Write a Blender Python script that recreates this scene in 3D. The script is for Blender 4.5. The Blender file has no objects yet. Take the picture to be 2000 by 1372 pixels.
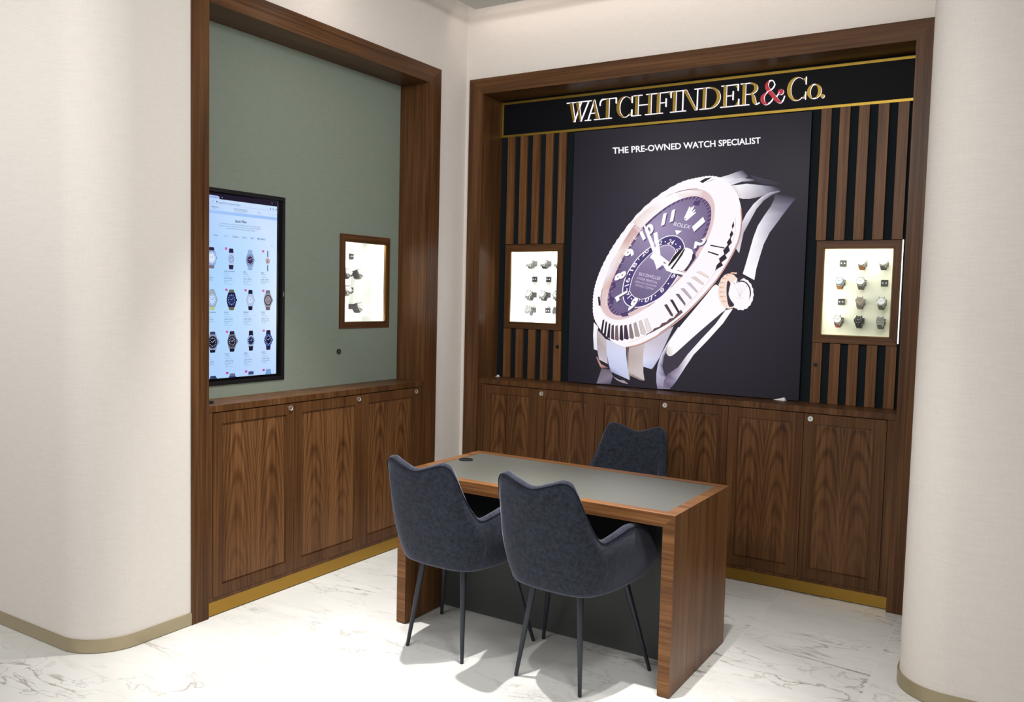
import bpy, bmesh, math, random
from mathutils import Vector, Matrix
from mathutils.geometry import tessellate_polygon

# ------------------------------------------------------------------ camera, world, lights, exposure
SC = bpy.context.scene
COL = SC.collection
CAM = dict(f=1667.7238, c=(3.3785, -4.7872, 1.6107), yaw=0.5551, pitch=-0.0653, roll=0.0240)


def cam_axes():
    y, p, r = CAM['yaw'], CAM['pitch'], CAM['roll']
    f = Vector((-math.sin(y) * math.cos(p), math.cos(y) * math.cos(p), math.sin(p)))
    rt = Vector((math.cos(y), math.sin(y), 0))
    u = rt.cross(f)
    return (math.cos(r) * rt + math.sin(r) * u), (-math.sin(r) * rt + math.cos(r) * u), f


_R, _U, _F = cam_axes()
cam_data = bpy.data.cameras.new('camera')
cam_data.sensor_width = 36
cam_data.lens = 36 * CAM['f'] / 2000
cam_data.clip_start = 0.05
cam = bpy.data.objects.new('camera', cam_data)
COL.objects.link(cam)
cam.matrix_world = Matrix(((_R.x, _U.x, -_F.x, CAM['c'][0]), (_R.y, _U.y, -_F.y, CAM['c'][1]),
                           (_R.z, _U.z, -_F.z, CAM['c'][2]), (0, 0, 0, 1)))
SC.camera = cam

SC.view_settings.view_transform = 'Standard'
SC.view_settings.look = 'None'
SC.view_settings.exposure = 0.0
SC.view_settings.gamma = 1.0
SC.view_settings.use_curve_mapping = False

world = bpy.data.worlds.new('world')
SC.world = world
world.use_nodes = True
world.node_tree.nodes['Background'].inputs[0].default_value = (1.0, 0.975, 0.96, 1)
world.node_tree.nodes['Background'].inputs[1].default_value = 0.64


def spot(name, loc, target, power, deg, blend, rad=0.03, color=(1, 0.97, 0.92)):
    l = bpy.data.lights.new(name, 'SPOT')
    l.energy = power
    l.spot_size = math.radians(deg)
    l.spot_blend = blend
    l.shadow_soft_size = rad
    l.color = color
    o = bpy.data.objects.new(name, l)
    COL.objects.link(o)
    o.location = loc
    o.rotation_euler = (Vector(target) - Vector(loc)).to_track_quat('-Z', 'Y').to_euler()
    return o


def area(name, loc, target, power, sx, sy, color=(1, 1, 1), spread=180):
    l = bpy.data.lights.new(name, 'AREA')
    l.shape = 'RECTANGLE'
    l.size, l.size_y = sx, sy
    l.energy = power
    l.color = color
    l.spread = math.radians(spread)
    o = bpy.data.objects.new(name, l)
    COL.objects.link(o)
    o.location = loc
    o.rotation_euler = (Vector(target) - Vector(loc)).to_track_quat('-Z', 'Y').to_euler()
    return o


# recessed ceiling spotlights over the desk (the ceiling is at 3.4 m)
spot('ceiling_downlight', (0.66, -1.85, 3.36), (0.72, -1.66, 0), 500, 60, 0.9, 0.022)
spot('ceiling_downlight', (2.03, -1.80, 3.36), (1.82, -1.92, 0), 480, 44, 1.0, 0.022)
spot('ceiling_downlight', (1.30, -2.60, 3.36), (1.30, -2.45, 0), 95, 54, 0.8, 0.03)
spot('ceiling_downlight', (2.28, -1.75, 3.36), (2.50, -1.55, 0), 190, 56, 0.95, 0.04)
# wall washers of the shop floor in front of the rounded pillar
area('wall_washer', (-0.9, -4.6, 3.2), (-0.5, -2.7, 1.5), 22, 1.6, 0.5, (1, 0.98, 0.96), 150)
# unseen area fills, added to brighten the back niche and left wall
area('fill_light', (1.7, -5.6, 3.35), (1.5, 0.0, 1.5), 34, 2.4, 0.6, (1, 0.97, 0.94), 100)
area('fill_light', (2.9, -3.0, 3.35), (0.0, -0.55, 1.8), 48, 0.6, 1.2, (1, 0.975, 0.96), 115)
# perimeter cove light above the ceiling raft
area('cove_light', (1.5, -0.20, 3.44), (1.5, 0.0, 3.30), 2.2, 2.8, 0.03, (1, 0.86, 0.76))
area('cove_light', (0.19, -1.4, 3.44), (0.0, -1.4, 3.30), 2.6, 0.03, 2.4, (1, 0.86, 0.76))

# ------------------------------------------------------------------ helpers
random.seed(7)


def px(a, b, ax, val):
    """the point of the plane x / y / z = val that is seen at pixel (a, b)"""
    d = _F + _R * ((a - 1000) / CAM['f']) - _U * ((b - 686) / CAM['f'])
    i = 'xyz'.index(ax)
    c = Vector(CAM['c'])
    return c + d * ((val - c[i]) / d[i])


def lin(c):
    return tuple(((v / 255) / 12.92 if v / 255 <= 0.04045 else ((v / 255 + 0.055) / 1.055) ** 2.4) for v in c)


def tag(o, label=None, cat=None, group=None, kind=None):
    for k, v in (('label', label), ('category', cat), ('group', group), ('kind', kind)):
        if v:
            o[k] = v
    return o


def thing(name, label, cat, loc=(0, 0, 0), rz=0.0, group=None):
    o = bpy.data.objects.new(name, None)
    o.empty_display_size = 0.05
    COL.objects.link(o)
    o.location = loc
    o.rotation_euler = (0, 0, rz)
    return tag(o, label, cat, group)


class MB:
    """collects geometry of one mesh"""

    def __init__(self):
        self.v, self.f, self.m, self.s = [], [], [], []

    def add(self, vs, fs, mi=0, smooth=False):
        n = len(self.v)
        self.v += [tuple(p) for p in vs]
        for f in fs:
            self.f.append(tuple(i + n for i in f))
            self.m.append(mi)
            self.s.append(smooth)
        return self

    def box(self, x0, x1, y0, y1, z0, z1, mi=0, mats=None):
        vs = [(x0, y0, z0), (x1, y0, z0), (x1, y1, z0), (x0, y1, z0), (x0, y0, z1), (x1, y0, z1), (x1, y1, z1), (x0, y1, z1)]
        fs = [(0, 3, 2, 1), (4, 5, 6, 7), (0, 1, 5, 4), (1, 2, 6, 5), (2, 3, 7, 6), (3, 0, 4, 7)]  # -z +z -y +x +y -x
        n = len(self.v)
        self.v += vs
        for k, f in enumerate(fs):
            self.f.append(tuple(i + n for i in f))
            self.m.append(mats.get(k, mi) if mats else mi)
            self.s.append(False)
        return self

    def prism(self, poly, fn, d0, d1, mi=0, side=None, smooth=False):
        """poly: 2-D outline; fn(a, b, d) -> point; caps at d0 and d1"""
        n = len(poly)
        tris = tessellate_polygon([[Vector((a, b, 0)) for a, b in poly]])
        A = [fn(a, b, d0) for a, b in poly]
        B = [fn(a, b, d1) for a, b in poly]
        self.add(A, tris, mi)
        self.add(B, [tuple(reversed(t)) for t in tris], mi)
        self.add(A + B, [(i, (i + 1) % n, n + (i + 1) % n, n + i) for i in range(n)], mi if side is None else side, smooth)
        return self

    def tube(self, pts, r, n=10, mi=0, cap=True, closed=False):
        pts = [Vector(p) for p in pts]
        rs = r if isinstance(r, (list, tuple)) else [r] * len(pts)
        rings = []
        m = len(pts)
        prev = None
        for i, p in enumerate(pts):
            a = pts[(i - 1) % m] if (i or closed) else p
            b = pts[(i + 1) % m] if (i < m - 1 or closed) else p
            t = (b - a).normalized()
            if prev is None:
                up = Vector((0, 0, 1)) if abs(t.z) < 0.9 else Vector((1, 0, 0))
                s = t.cross(up).normalized()
            else:
                s = (prev - t * prev.dot(t)).normalized()
            prev = s
            w = t.cross(s)
            rings.append([p + (s * math.cos(2 * math.pi * k / n) + w * math.sin(2 * math.pi * k / n)) * rs[i] for k in range(n)])
        vs = [q for ring in rings for q in ring]
        fs = []
        for i in range(m if closed else m - 1):
            j = (i + 1) % m
            for k in range(n):
                l = (k + 1) % n
                fs.append((i * n + k, i * n + l, j * n + l, j * n + k))
        self.add(vs, fs, mi, True)
        if cap and not closed:
            self.add(rings[0], [tuple(reversed(range(n)))], mi)
            self.add(rings[-1], [tuple(range(n))], mi)
        return self

    def cyl(self, c, ax, r, h, n=32, mi=0, r2=None, smooth=True):
        """cylinder starting at c and running h along the axis vector ax"""
        c, ax = Vector(c), Vector(ax).normalized()
        s = ax.orthogonal().normalized()
        w = ax.cross(s)
        r2 = r if r2 is None else r2
        A = [c + (s * math.cos(2 * math.pi * k / n) + w * math.sin(2 * math.pi * k / n)) * r for k in range(n)]
        B = [c + ax * h + (s * math.cos(2 * math.pi * k / n) + w * math.sin(2 * math.pi * k / n)) * r2 for k in range(n)]
        self.add(A + B, [(k, (k + 1) % n, n + (k + 1) % n, n + k) for k in range(n)], mi, smooth)
        self.add(A, [tuple(reversed(range(n)))], mi)
        self.add(B, [tuple(range(n))], mi)
        return self

    def ring(self, c, ax, ro, ri, h, n=32, mi=0):
        c, ax = Vector(c), Vector(ax).normalized()
        s = ax.orthogonal().normalized()
        w = ax.cross(s)
        L = []
        for (r, d) in ((ro, 0), (ro, h), (ri, h), (ri, 0)):
            L += [c + ax * d + (s * math.cos(2 * math.pi * k / n) + w * math.sin(2 * math.pi * k / n)) * r for k in range(n)]
        fs = []
        for j in range(4):
            j2 = (j + 1) % 4
            fs += [(j * n + k, j * n + (k + 1) % n, j2 * n + (k + 1) % n, j2 * n + k) for k in range(n)]
        return self.add(L, fs, mi)

    def build(self, name, mats, parent=None, loc=None, bevel=0.0, fix=True, weighted=False):
        me = bpy.data.meshes.new(name)
        off = Vector(loc) if loc is not None else Vector((0, 0, 0))
        me.from_pydata([tuple(Vector(p) - off) for p in self.v], [], self.f)
        mats = mats if isinstance(mats, (list, tuple)) else [mats]
        for m in mats:
            me.materials.append(m)
        for p, mi, sm in zip(me.polygons, self.m, self.s):
            p.material_index = mi
            p.use_smooth = sm
        if fix:
            bm = bmesh.new()
            bm.from_mesh(me)
            bmesh.ops.recalc_face_normals(bm, faces=bm.faces)
            bm.to_mesh(me)
            bm.free()
        me.update()
        o = bpy.data.objects.new(name, me)
        COL.objects.link(o)
        o.location = off
        if parent is not None:
            o.parent = parent
        if bevel:
            b = o.modifiers.new('bevel', 'BEVEL')
            b.width = bevel
            b.segments = 2
            b.limit_method = 'ANGLE'
        return o


def holed(u0, u1, v0, v1, holes):
    """rectangle minus rectangular holes -> list of rectangles"""
    us = sorted({u0, u1, *[h[0] for h in holes], *[h[1] for h in holes]})
    vs = sorted({v0, v1, *[h[2] for h in holes], *[h[3] for h in holes]})
    us = [u for u in us if u0 <= u <= u1]
    vs = [v for v in vs if v0 <= v <= v1]
    out = []
    for a, b in zip(us, us[1:]):
        for c, d in zip(vs, vs[1:]):
            m, n = (a + b) / 2, (c + d) / 2
            if not any(h[0] < m < h[1] and h[2] < n < h[3] for h in holes):
                out.append((a, b, c, d))
    return out


# ------------------------------------------------------------------ materials
def nmat(name):
    m = bpy.data.materials.new(name)
    m.use_nodes = True
    nt = m.node_tree
    b = nt.nodes['Principled BSDF']
    return m, nt, b


def simple(name, col, rough=0.5, metal=0.0, spec=0.5, srgb=True):
    m, nt, b = nmat(name)
    c = lin(col) if srgb else col
    b.inputs['Base Color'].default_value = (*c, 1)
    b.inputs['Roughness'].default_value = rough
    b.inputs['Metallic'].default_value = metal
    b.inputs['Specular IOR Level'].default_value = spec
    # a faint procedural variation keeps plain surfaces from looking synthetic
    n = nt.nodes.new('ShaderNodeTexNoise')
    n.inputs['Scale'].default_value = 60
    n.inputs['Detail'].default_value = 3
    tc = nt.nodes.new('ShaderNodeTexCoord')
    nt.links.new(tc.outputs['Object'], n.inputs['Vector'])
    mr = nt.nodes.new('ShaderNodeMapRange')
    mr.inputs['To Min'].default_value = max(0, rough - 0.04)
    mr.inputs['To Max'].default_value = min(1, rough + 0.04)
    nt.links.new(n.outputs['Fac'], mr.inputs['Value'])
    nt.links.new(mr.outputs['Result'], b.inputs['Roughness'])
    return m


def emit(name, col, strength=1.0):
    m = bpy.data.materials.new(name)
    m.use_nodes = True
    nt = m.node_tree
    nt.nodes.clear()
    e = nt.nodes.new('ShaderNodeEmission')
    e.inputs[0].default_value = (*lin(col), 1)
    e.inputs[1].default_value = strength
    o = nt.nodes.new('ShaderNodeOutputMaterial')
    nt.links.new(e.outputs[0], o.inputs[0])
    return m


def emit_attr(name, strength=1.0):
    m = bpy.data.materials.new(name)
    m.use_nodes = True
    nt = m.node_tree
    nt.nodes.clear()
    a = nt.nodes.new('ShaderNodeAttribute')
    a.attribute_name = 'Col'
    e = nt.nodes.new('ShaderNodeEmission')
    e.inputs[1].default_value = strength
    nt.links.new(a.outputs['Color'], e.inputs[0])
    g = nt.nodes.new('ShaderNodeBsdfGlossy')
    g.inputs['Roughness'].default_value = 0.25
    g.inputs['Color'].default_value = (0.006, 0.006, 0.006, 1)
    ad = nt.nodes.new('ShaderNodeAddShader')
    nt.links.new(e.outputs[0], ad.inputs[0])
    nt.links.new(g.outputs[0], ad.inputs[1])
    o = nt.nodes.new('ShaderNodeOutputMaterial')
    nt.links.new(ad.outputs[0], o.inputs[0])
    return m


def ramp(nt, stops):
    r = nt.nodes.new('ShaderNodeValToRGB')
    el = r.color_ramp.elements
    while len(el) < len(stops):
        el.new(0.5)
    for e, (p, c) in zip(el, stops):
        e.position = p
        e.color = (*c, 1)
    return r


def math_node(nt, op, a=None, b=None):
    n = nt.nodes.new('ShaderNodeMath')
    n.operation = op
    for i, v in enumerate((a, b)):
        if v is None:
            continue
        if isinstance(v, (int, float)):
            n.inputs[i].default_value = v
        else:
            nt.links.new(v, n.inputs[i])
    return n.outputs[0]


def wood(name, grain='Z', across='X', cathedral=False, tint=1.0, rough=0.38, half=0.1):
    """walnut veneer; grain = axis the grain runs along; across = main axis across it"""
    m, nt, b = nmat(name)
    L = nt.links
    tc = nt.nodes.new('ShaderNodeTexCoord')
    sp = nt.nodes.new('ShaderNodeSeparateXYZ')
    L.new(tc.outputs['Object'], sp.inputs[0])
    oi = nt.nodes.new('ShaderNodeObjectInfo')
    other = [c for c in 'XYZ' if c not in (grain, across)][0]
    a, g, o = sp.outputs[across], sp.outputs[grain], sp.outputs[other]
    rnd = math_node(nt, 'MULTIPLY', oi.outputs['Random'], 17.0)
    gs = math_node(nt, 'ADD', g, rnd)
    # soft low-frequency figure
    v1 = nt.nodes.new('ShaderNodeCombineXYZ')
    L.new(math_node(nt, 'MULTIPLY', a, 14.0), v1.inputs[0])
    L.new(math_node(nt, 'MULTIPLY', o, 14.0), v1.inputs[1])
    L.new(math_node(nt, 'MULTIPLY', gs, 0.8), v1.inputs[2])
    n1 = nt.nodes.new('ShaderNodeTexNoise')
    n1.inputs['Scale'].default_value = 1.0
    n1.inputs['Detail'].default_value = 4
    L.new(v1.outputs[0], n1.inputs['Vector'])
    # streaks
    v2 = nt.nodes.new('ShaderNodeCombineXYZ')
    L.new(math_node(nt, 'MULTIPLY', a, 90.0), v2.inputs[0])
    L.new(math_node(nt, 'MULTIPLY', o, 90.0), v2.inputs[1])
    L.new(math_node(nt, 'MULTIPLY', gs, 1.6), v2.inputs[2])
    n2 = nt.nodes.new('ShaderNodeTexNoise')
    n2.inputs['Scale'].default_value = 1.0
    n2.inputs['Detail'].default_value = 5
    L.new(v2.outputs[0], n2.inputs['Vector'])
    # pores
    v3 = nt.nodes.new('ShaderNodeCombineXYZ')
    L.new(math_node(nt, 'MULTIPLY', a, 420.0), v3.inputs[0])
    L.new(math_node(nt, 'MULTIPLY', o, 420.0), v3.inputs[1])
    L.new(math_node(nt, 'MULTIPLY', gs, 14.0), v3.inputs[2])
    n3 = nt.nodes.new('ShaderNodeTexNoise')
    n3.inputs['Scale'].default_value = 1.0
    n3.inputs['Detail'].default_value = 2
    L.new(v3.outputs[0], n3.inputs['Vector'])
    k = tint
    if cathedral:
        # book-matched flame figure: parabola contours on both sides of the panel centre
        u = math_node(nt, 'SUBTRACT', math_node(nt, 'ABSOLUTE', a), half)
        u2 = math_node(nt, 'MULTIPLY', math_node(nt, 'MULTIPLY', u, u), 380.0)
        # towards the foot of the panel the figure straightens out
        gz = math_node(nt, 'MULTIPLY', g, 6.5)
        nv = nt.nodes.new('ShaderNodeTexNoise')
        nv.inputs['Scale'].default_value = 5.0
        nv.inputs['Detail'].default_value = 3
        cv = nt.nodes.new('ShaderNodeCombineXYZ')
        L.new(math_node(nt, 'ABSOLUTE', a), cv.inputs[0])
        L.new(math_node(nt, 'MULTIPLY', gs, 0.45), cv.inputs[2])
        L.new(cv.outputs[0], nv.inputs['Vector'])
        wob = math_node(nt, 'MULTIPLY', nv.outputs['Fac'], 3.2)
        f = math_node(nt, 'ADD', math_node(nt, 'ADD', u2, gz), wob)
        f = math_node(nt, 'ADD', f, math_node(nt, 'MULTIPLY', oi.outputs['Random'], 3.0))
        ph = math_node(nt, 'ADD', math_node(nt, 'MULTIPLY', math_node(nt, 'SINE', math_node(nt, 'MULTIPLY', f, 6.2832)), 0.5), 0.5)
        fd = nt.nodes.new('ShaderNodeMapRange')
        fd.inputs['From Min'].default_value = -0.35
        fd.inputs['From Max'].default_value = 0.25
        fd.inputs['To Min'].default_value = 0.35
        L.new(g, fd.inputs['Value'])
        # asymmetric growth ring: soft rise, dark late wood line
        ringv = math_node(nt, 'MULTIPLY', math_node(nt, 'POWER', ph, 2.2), fd.outputs['Result'])
        n1b = math_node(nt, 'MULTIPLY', ringv, 0.165)
        mixv = math_node(nt, 'ADD', math_node(nt, 'MULTIPLY', n1.outputs['Fac'], 0.45),
                         math_node(nt, 'MULTIPLY', n2.outputs['Fac'], 0.55))
        val = math_node(nt, 'SUBTRACT', math_node(nt, 'ADD', mixv, 0.07), n1b)
    else:
        val = math_node(nt, 'ADD', math_node(nt, 'MULTIPLY', n1.outputs['Fac'], 0.45),
                        math_node(nt, 'MULTIPLY', n2.outputs['Fac'], 0.55))
    c0, c1, c2 = (0.028 * k, 0.0105 * k, 0.0040 * k), (0.085 * k, 0.0362 * k, 0.0128 * k), (0.152 * k, 0.071 * k, 0.027 * k)
    rp = ramp(nt, [(0.28, c0), (0.5, c1), (0.70, c2)])
    L.new(val, rp.inputs[0])
    pr = ramp(nt, [(0.30, (0.62, 0.62, 0.62)), (0.42, (1, 1, 1))])
    L.new(n3.outputs['Fac'], pr.inputs[0])
    mx = nt.nodes.new('ShaderNodeMixRGB')
    mx.blend_type = 'MULTIPLY'
    mx.inputs[0].default_value = 0.7
    L.new(rp.outputs[0], mx.inputs[1])
    L.new(pr.outputs[0], mx.inputs[2])
    L.new(mx.outputs[0], b.inputs['Base Color'])
    b.inputs['Roughness'].default_value = rough
    b.inputs['Specular IOR Level'].default_value = 0.2
    bp = nt.nodes.new('ShaderNodeBump')
    bp.inputs['Strength'].default_value = 0.06
    bp.inputs['Distance'].default_value = 0.001
    L.new(n3.outputs['Fac'], bp.inputs['Height'])
    L.new(bp.outputs[0], b.inputs['Normal'])
    return m


def wallpaper(name, col, col2, rough=0.85):
    m, nt, b = nmat(name)
    L = nt.links
    tc = nt.nodes.new('ShaderNodeTexCoord')
    outs = []
    for sc in ((14, 14, 330), (200, 200, 26)):
        mp = nt.nodes.new('ShaderNodeMapping')
        mp.inputs['Scale'].default_value = sc
        L.new(tc.outputs['Object'], mp.inputs[0])
        n = nt.nodes.new('ShaderNodeTexNoise')
        n.inputs['Scale'].default_value = 1
        n.inputs['Detail'].default_value = 3
        L.new(mp.outputs[0], n.inputs['Vector'])
        outs.append(n.outputs['Fac'])
    s = math_node(nt, 'ADD', math_node(nt, 'MULTIPLY', outs[0], 0.65), math_node(nt, 'MULTIPLY', outs[1], 0.35))
    rp = ramp(nt, [(0.32, lin(col2)), (0.62, lin(col))])
    L.new(s, rp.inputs[0])
    L.new(rp.outputs[0], b.inputs['Base Color'])
    b.inputs['Roughness'].default_value = rough
    b.inputs['Specular IOR Level'].default_value = 0.25
    bp = nt.nodes.new('ShaderNodeBump')
    bp.inputs['Strength'].default_value = 0.12
    bp.inputs['Distance'].default_value = 0.001
    L.new(s, bp.inputs['Height'])
    L.new(bp.outputs[0], b.inputs['Normal'])
    return m


def marble(name):
    m, nt, b = nmat(name)
    L = nt.links
    tc = nt.nodes.new('ShaderNodeTexCoord')
    sp = nt.nodes.new('ShaderNodeSeparateXYZ')
    L.new(tc.outputs['Object'], sp.inputs[0])
    X = math_node(nt, 'DIVIDE', math_node(nt, 'SUBTRACT', sp.outputs['X'], 0.43), 0.6)
    ix = math_node(nt, 'FLOOR', X)
    Y = math_node(nt, 'ADD', math_node(nt, 'DIVIDE', math_node(nt, 'SUBTRACT', sp.outputs['Y'], -0.62), 1.2),
                  math_node(nt, 'MULTIPLY', ix, 0.5))
    iy = math_node(nt, 'FLOOR', Y)
    fx, fy = math_node(nt, 'FRACT', X), math_node(nt, 'FRACT', Y)
    ex = math_node(nt, 'MULTIPLY', math_node(nt, 'SUBTRACT', 0.5, math_node(nt, 'ABSOLUTE', math_node(nt, 'SUBTRACT', fx, 0.5))), 0.6)
    ey = math_node(nt, 'MULTIPLY', math_node(nt, 'SUBTRACT', 0.5, math_node(nt, 'ABSOLUTE', math_node(nt, 'SUBTRACT', fy, 0.5))), 1.2)
    ed = math_node(nt, 'MINIMUM', ex, ey)
    grout = math_node(nt, 'LESS_THAN', ed, 0.0014)
    cb = nt.nodes.new('ShaderNodeCombineXYZ')
    L.new(ix, cb.inputs[0])
    L.new(iy, cb.inputs[1])
    wn = nt.nodes.new('ShaderNodeTexWhiteNoise')
    L.new(cb.outputs[0], wn.inputs['Vector'])
    va = nt.nodes.new('ShaderNodeVectorMath')
    va.operation = 'MULTIPLY_ADD'
    L.new(wn.outputs['Color'], va.inputs[0])
    va.inputs[1].default_value = (9, 9, 9)
    L.new(tc.outputs['Object'], va.inputs[2])
    mp = nt.nodes.new('ShaderNodeMapping')
    mp.inputs['Rotation'].default_value = (0, 0, math.radians(-38))
    mp.inputs['Scale'].default_value = (0.75, 2.3, 1)
    L.new(va.outputs[0], mp.inputs[0])

    def vein(scale, width, dist, detail=5):
        n = nt.nodes.new('ShaderNodeTexNoise')
        n.inputs['Scale'].default_value = scale
        n.inputs['Detail'].default_value = detail
        n.inputs['Roughness'].default_value = 0.55
        n.inputs['Distortion'].default_value = dist
        L.new(mp.outputs[0], n.inputs['Vector'])
        d = math_node(nt, 'ABSOLUTE', math_node(nt, 'SUBTRACT', n.outputs['Fac'], 0.5))
        q = nt.nodes.new('ShaderNodeMapRange')
        q.inputs['From Min'].default_value = 0
        q.inputs['From Max'].default_value = width
        q.inputs['To Min'].default_value = 1
        q.inputs['To Max'].default_value = 0
        L.new(d, q.inputs['Value'])
        return q.outputs['Result']
    mask = nt.nodes.new('ShaderNodeTexNoise')
    mask.inputs['Scale'].default_value = 1.6
    mask.inputs['Detail'].default_value = 2
    L.new(mp.outputs[0], mask.inputs['Vector'])
    mk = nt.nodes.new('ShaderNodeMapRange')
    mk.inputs['From Min'].default_value = 0.44
    mk.inputs['From Max'].default_value = 0.66
    L.new(mask.outputs['Fac'], mk.inputs['Value'])
    v1 = math_node(nt, 'MULTIPLY', vein(1.1, 0.011, 0.8), mk.outputs['Result'])
    v2 = math_node(nt, 'MULTIPLY', vein(2.4, 0.016, 1.2, 7), math_node(nt, 'ADD', math_node(nt, 'MULTIPLY', mk.outputs['Result'], 0.40), 0.16))
    v3 = math_node(nt, 'MULTIPLY', vein(0.9, 0.14, 0.5), 0.16)
    vv = math_node(nt, 'MINIMUM', math_node(nt, 'ADD', math_node(nt, 'ADD', math_node(nt, 'MULTIPLY', v1, 0.8), v2), v3), 1.0)
    rp = ramp(nt, [(0.0, (0.68, 0.685, 0.67)), (0.35, (0.57, 0.565, 0.55)), (1.0, (0.25, 0.225, 0.205))])
    L.new(vv, rp.inputs[0])
    mg = nt.nodes.new('ShaderNodeMixRGB')
    L.new(grout, mg.inputs[0])
    L.new(rp.outputs[0], mg.inputs[1])
    mg.inputs[2].default_value = (0.70, 0.69, 0.67, 1)
    L.new(mg.outputs[0], b.inputs['Base Color'])
    b.inputs['Roughness'].default_value = 0.27
    b.inputs['Specular IOR Level'].default_value = 0.45
    return m


def fabric(name, col, col2, sheen=0.35):
    m, nt, b = nmat(name)
    L = nt.links
    tc = nt.nodes.new('ShaderNodeTexCoord')
    n = nt.nodes.new('ShaderNodeTexNoise')
    n.inputs['Scale'].default_value = 55
    n.inputs['Detail'].default_value = 6
    n.inputs['Roughness'].default_value = 0.72
    L.new(tc.outputs['Object'], n.inputs['Vector'])
    n2 = nt.nodes.new('ShaderNodeTexNoise')
    n2.inputs['Scale'].default_value = 420
    L.new(tc.outputs['Object'], n2.inputs['Vector'])
    s = math_node(nt, 'ADD', math_node(nt, 'MULTIPLY', n.outputs['Fac'], 0.75), math_node(nt, 'MULTIPLY', n2.outputs['Fac'], 0.25))
    rp = ramp(nt, [(0.36, lin(col2)), (0.66, lin(col))])
    L.new(s, rp.inputs[0])
    L.new(rp.outputs[0], b.inputs['Base Color'])
    b.inputs['Roughness'].default_value = 0.9
    b.inputs['Specular IOR Level'].default_value = 0.15
    b.inputs['Sheen Weight'].default_value = sheen
    b.inputs['Sheen Roughness'].default_value = 0.4
    b.inputs['Sheen Tint'].default_value = (0.75, 0.78, 1.0, 1)
    bp = nt.nodes.new('ShaderNodeBump')
    bp.inputs['Strength'].default_value = 0.15
    bp.inputs['Distance'].default_value = 0.001
    L.new(n2.outputs['Fac'], bp.inputs['Height'])
    L.new(bp.outputs[0], b.inputs['Normal'])
    return m


def glass(name):
    m = bpy.data.materials.new(name)
    m.use_nodes = True
    nt = m.node_tree
    nt.nodes.clear()
    t = nt.nodes.new('ShaderNodeBsdfTransparent')
    t.inputs[0].default_value = (0.985, 1, 0.985, 1)
    g = nt.nodes.new('ShaderNodeBsdfGlossy')
    g.inputs['Roughness'].default_value = 0.02
    fr = nt.nodes.new('ShaderNodeFresnel')
    fr.inputs[0].default_value = 1.45
    mx = nt.nodes.new('ShaderNodeMixShader')
    nt.links.new(math_node(nt, 'MULTIPLY', fr.outputs[0], 0.5), mx.inputs[0])
    nt.links.new(t.outputs[0], mx.inputs[1])
    nt.links.new(g.outputs[0], mx.inputs[2])
    o = nt.nodes.new('ShaderNodeOutputMaterial')
    nt.links.new(mx.outputs[0], o.inputs[0])
    return m


M = dict(
    wood_z=wood('walnut_vertical', 'Z', 'X'),
    wood_zy=wood('walnut_vertical_side', 'Z', 'Y'),
    slat=wood('walnut_slats', 'Z', 'X', tint=1.5),
    wood_x=wood('walnut_horizontal', 'X', 'Z'),
    wood_y=wood('walnut_horizontal_side', 'Y', 'Z'),
    door_x=wood('walnut_flame', 'Z', 'X', True, 1.05, half=0.085),
    door_y=wood('walnut_flame_side', 'Z', 'Y', True, 1.25, half=0.11),
    desk_x=wood('walnut_desk_horizontal', 'X', 'Z', False, 1.75, 0.32),
    desk_z=wood('walnut_desk_vertical', 'Z', 'Y', False, 1.6, 0.34),
    wall=wallpaper('linen_wallpaper', (222, 216, 210), (214, 208, 202)),
    green=wallpaper('sage_wallpaper', (129, 139, 127), (121, 131, 119)),
    ceiling=simple('ceiling_paint', (205, 205, 198), 0.9),
    marble=marble('white_marble'),
    brass=simple('brushed_brass', (168, 132, 60), 0.34, 1.0),
    sign_brass=simple('sign_brass', (160, 132, 54), 0.38, 0.85),
    case_brass=simple('dark_brass', (120, 92, 44), 0.5, 0.8),
    champagne=simple('champagne_metal', (172, 160, 132), 0.42, 0.75),
    black=simple('black_panel', (19, 26, 30), 0.8, spec=0.12),
    board=simple('black_sign_board', (11, 12, 17), 0.6, spec=0.12),
    black_plastic=simple('black_plastic', (14, 14, 17), 0.4),
    dark_metal=simple('dark_powder_coat', (38, 42, 50), 0.42, 0.3),
    leather=simple('grey_leather', (84, 85, 80), 0.34, spec=0.5),
    modesty=simple('dark_grey_panel', (58, 62, 60), 0.55),
    chrome=simple('chrome', (226, 226, 220), 0.35, 0.9),
    steel=simple('steel', (196, 194, 190), 0.25, 1.0),
    black_steel=simple('black_steel', (30, 30, 34), 0.3, 0.8),
    white=simple('white_lining', (240, 240, 236), 0.8),
    lining_shaded=simple('shaded_side_lining', (214, 216, 210), 0.8),  # white lining darkened: the side walls' shade is put into the colour
    cream=simple('cream_lining', (236, 235, 218), 0.8),
    paper=simple('white_paper', (235, 232, 235), 0.8),
    mount=simple('dark_mount', (52, 48, 50), 0.5),
    fabric=fabric('blue_grey_velvet', (50, 54, 65), (22, 25, 33)),
    piping=fabric('navy_piping', (26, 29, 42), (18, 20, 30), 0.1),
    glass=glass('clear_glass'),
    glow=emit('lit_acrylic', (255, 246, 255), 1.25),
    led=emit('led_strip', (255, 250, 238), 3.0),
    picture=emit_attr('backlit_print', 1.0),
    display=emit_attr('screen_pixels', 1.0),
)


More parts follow.
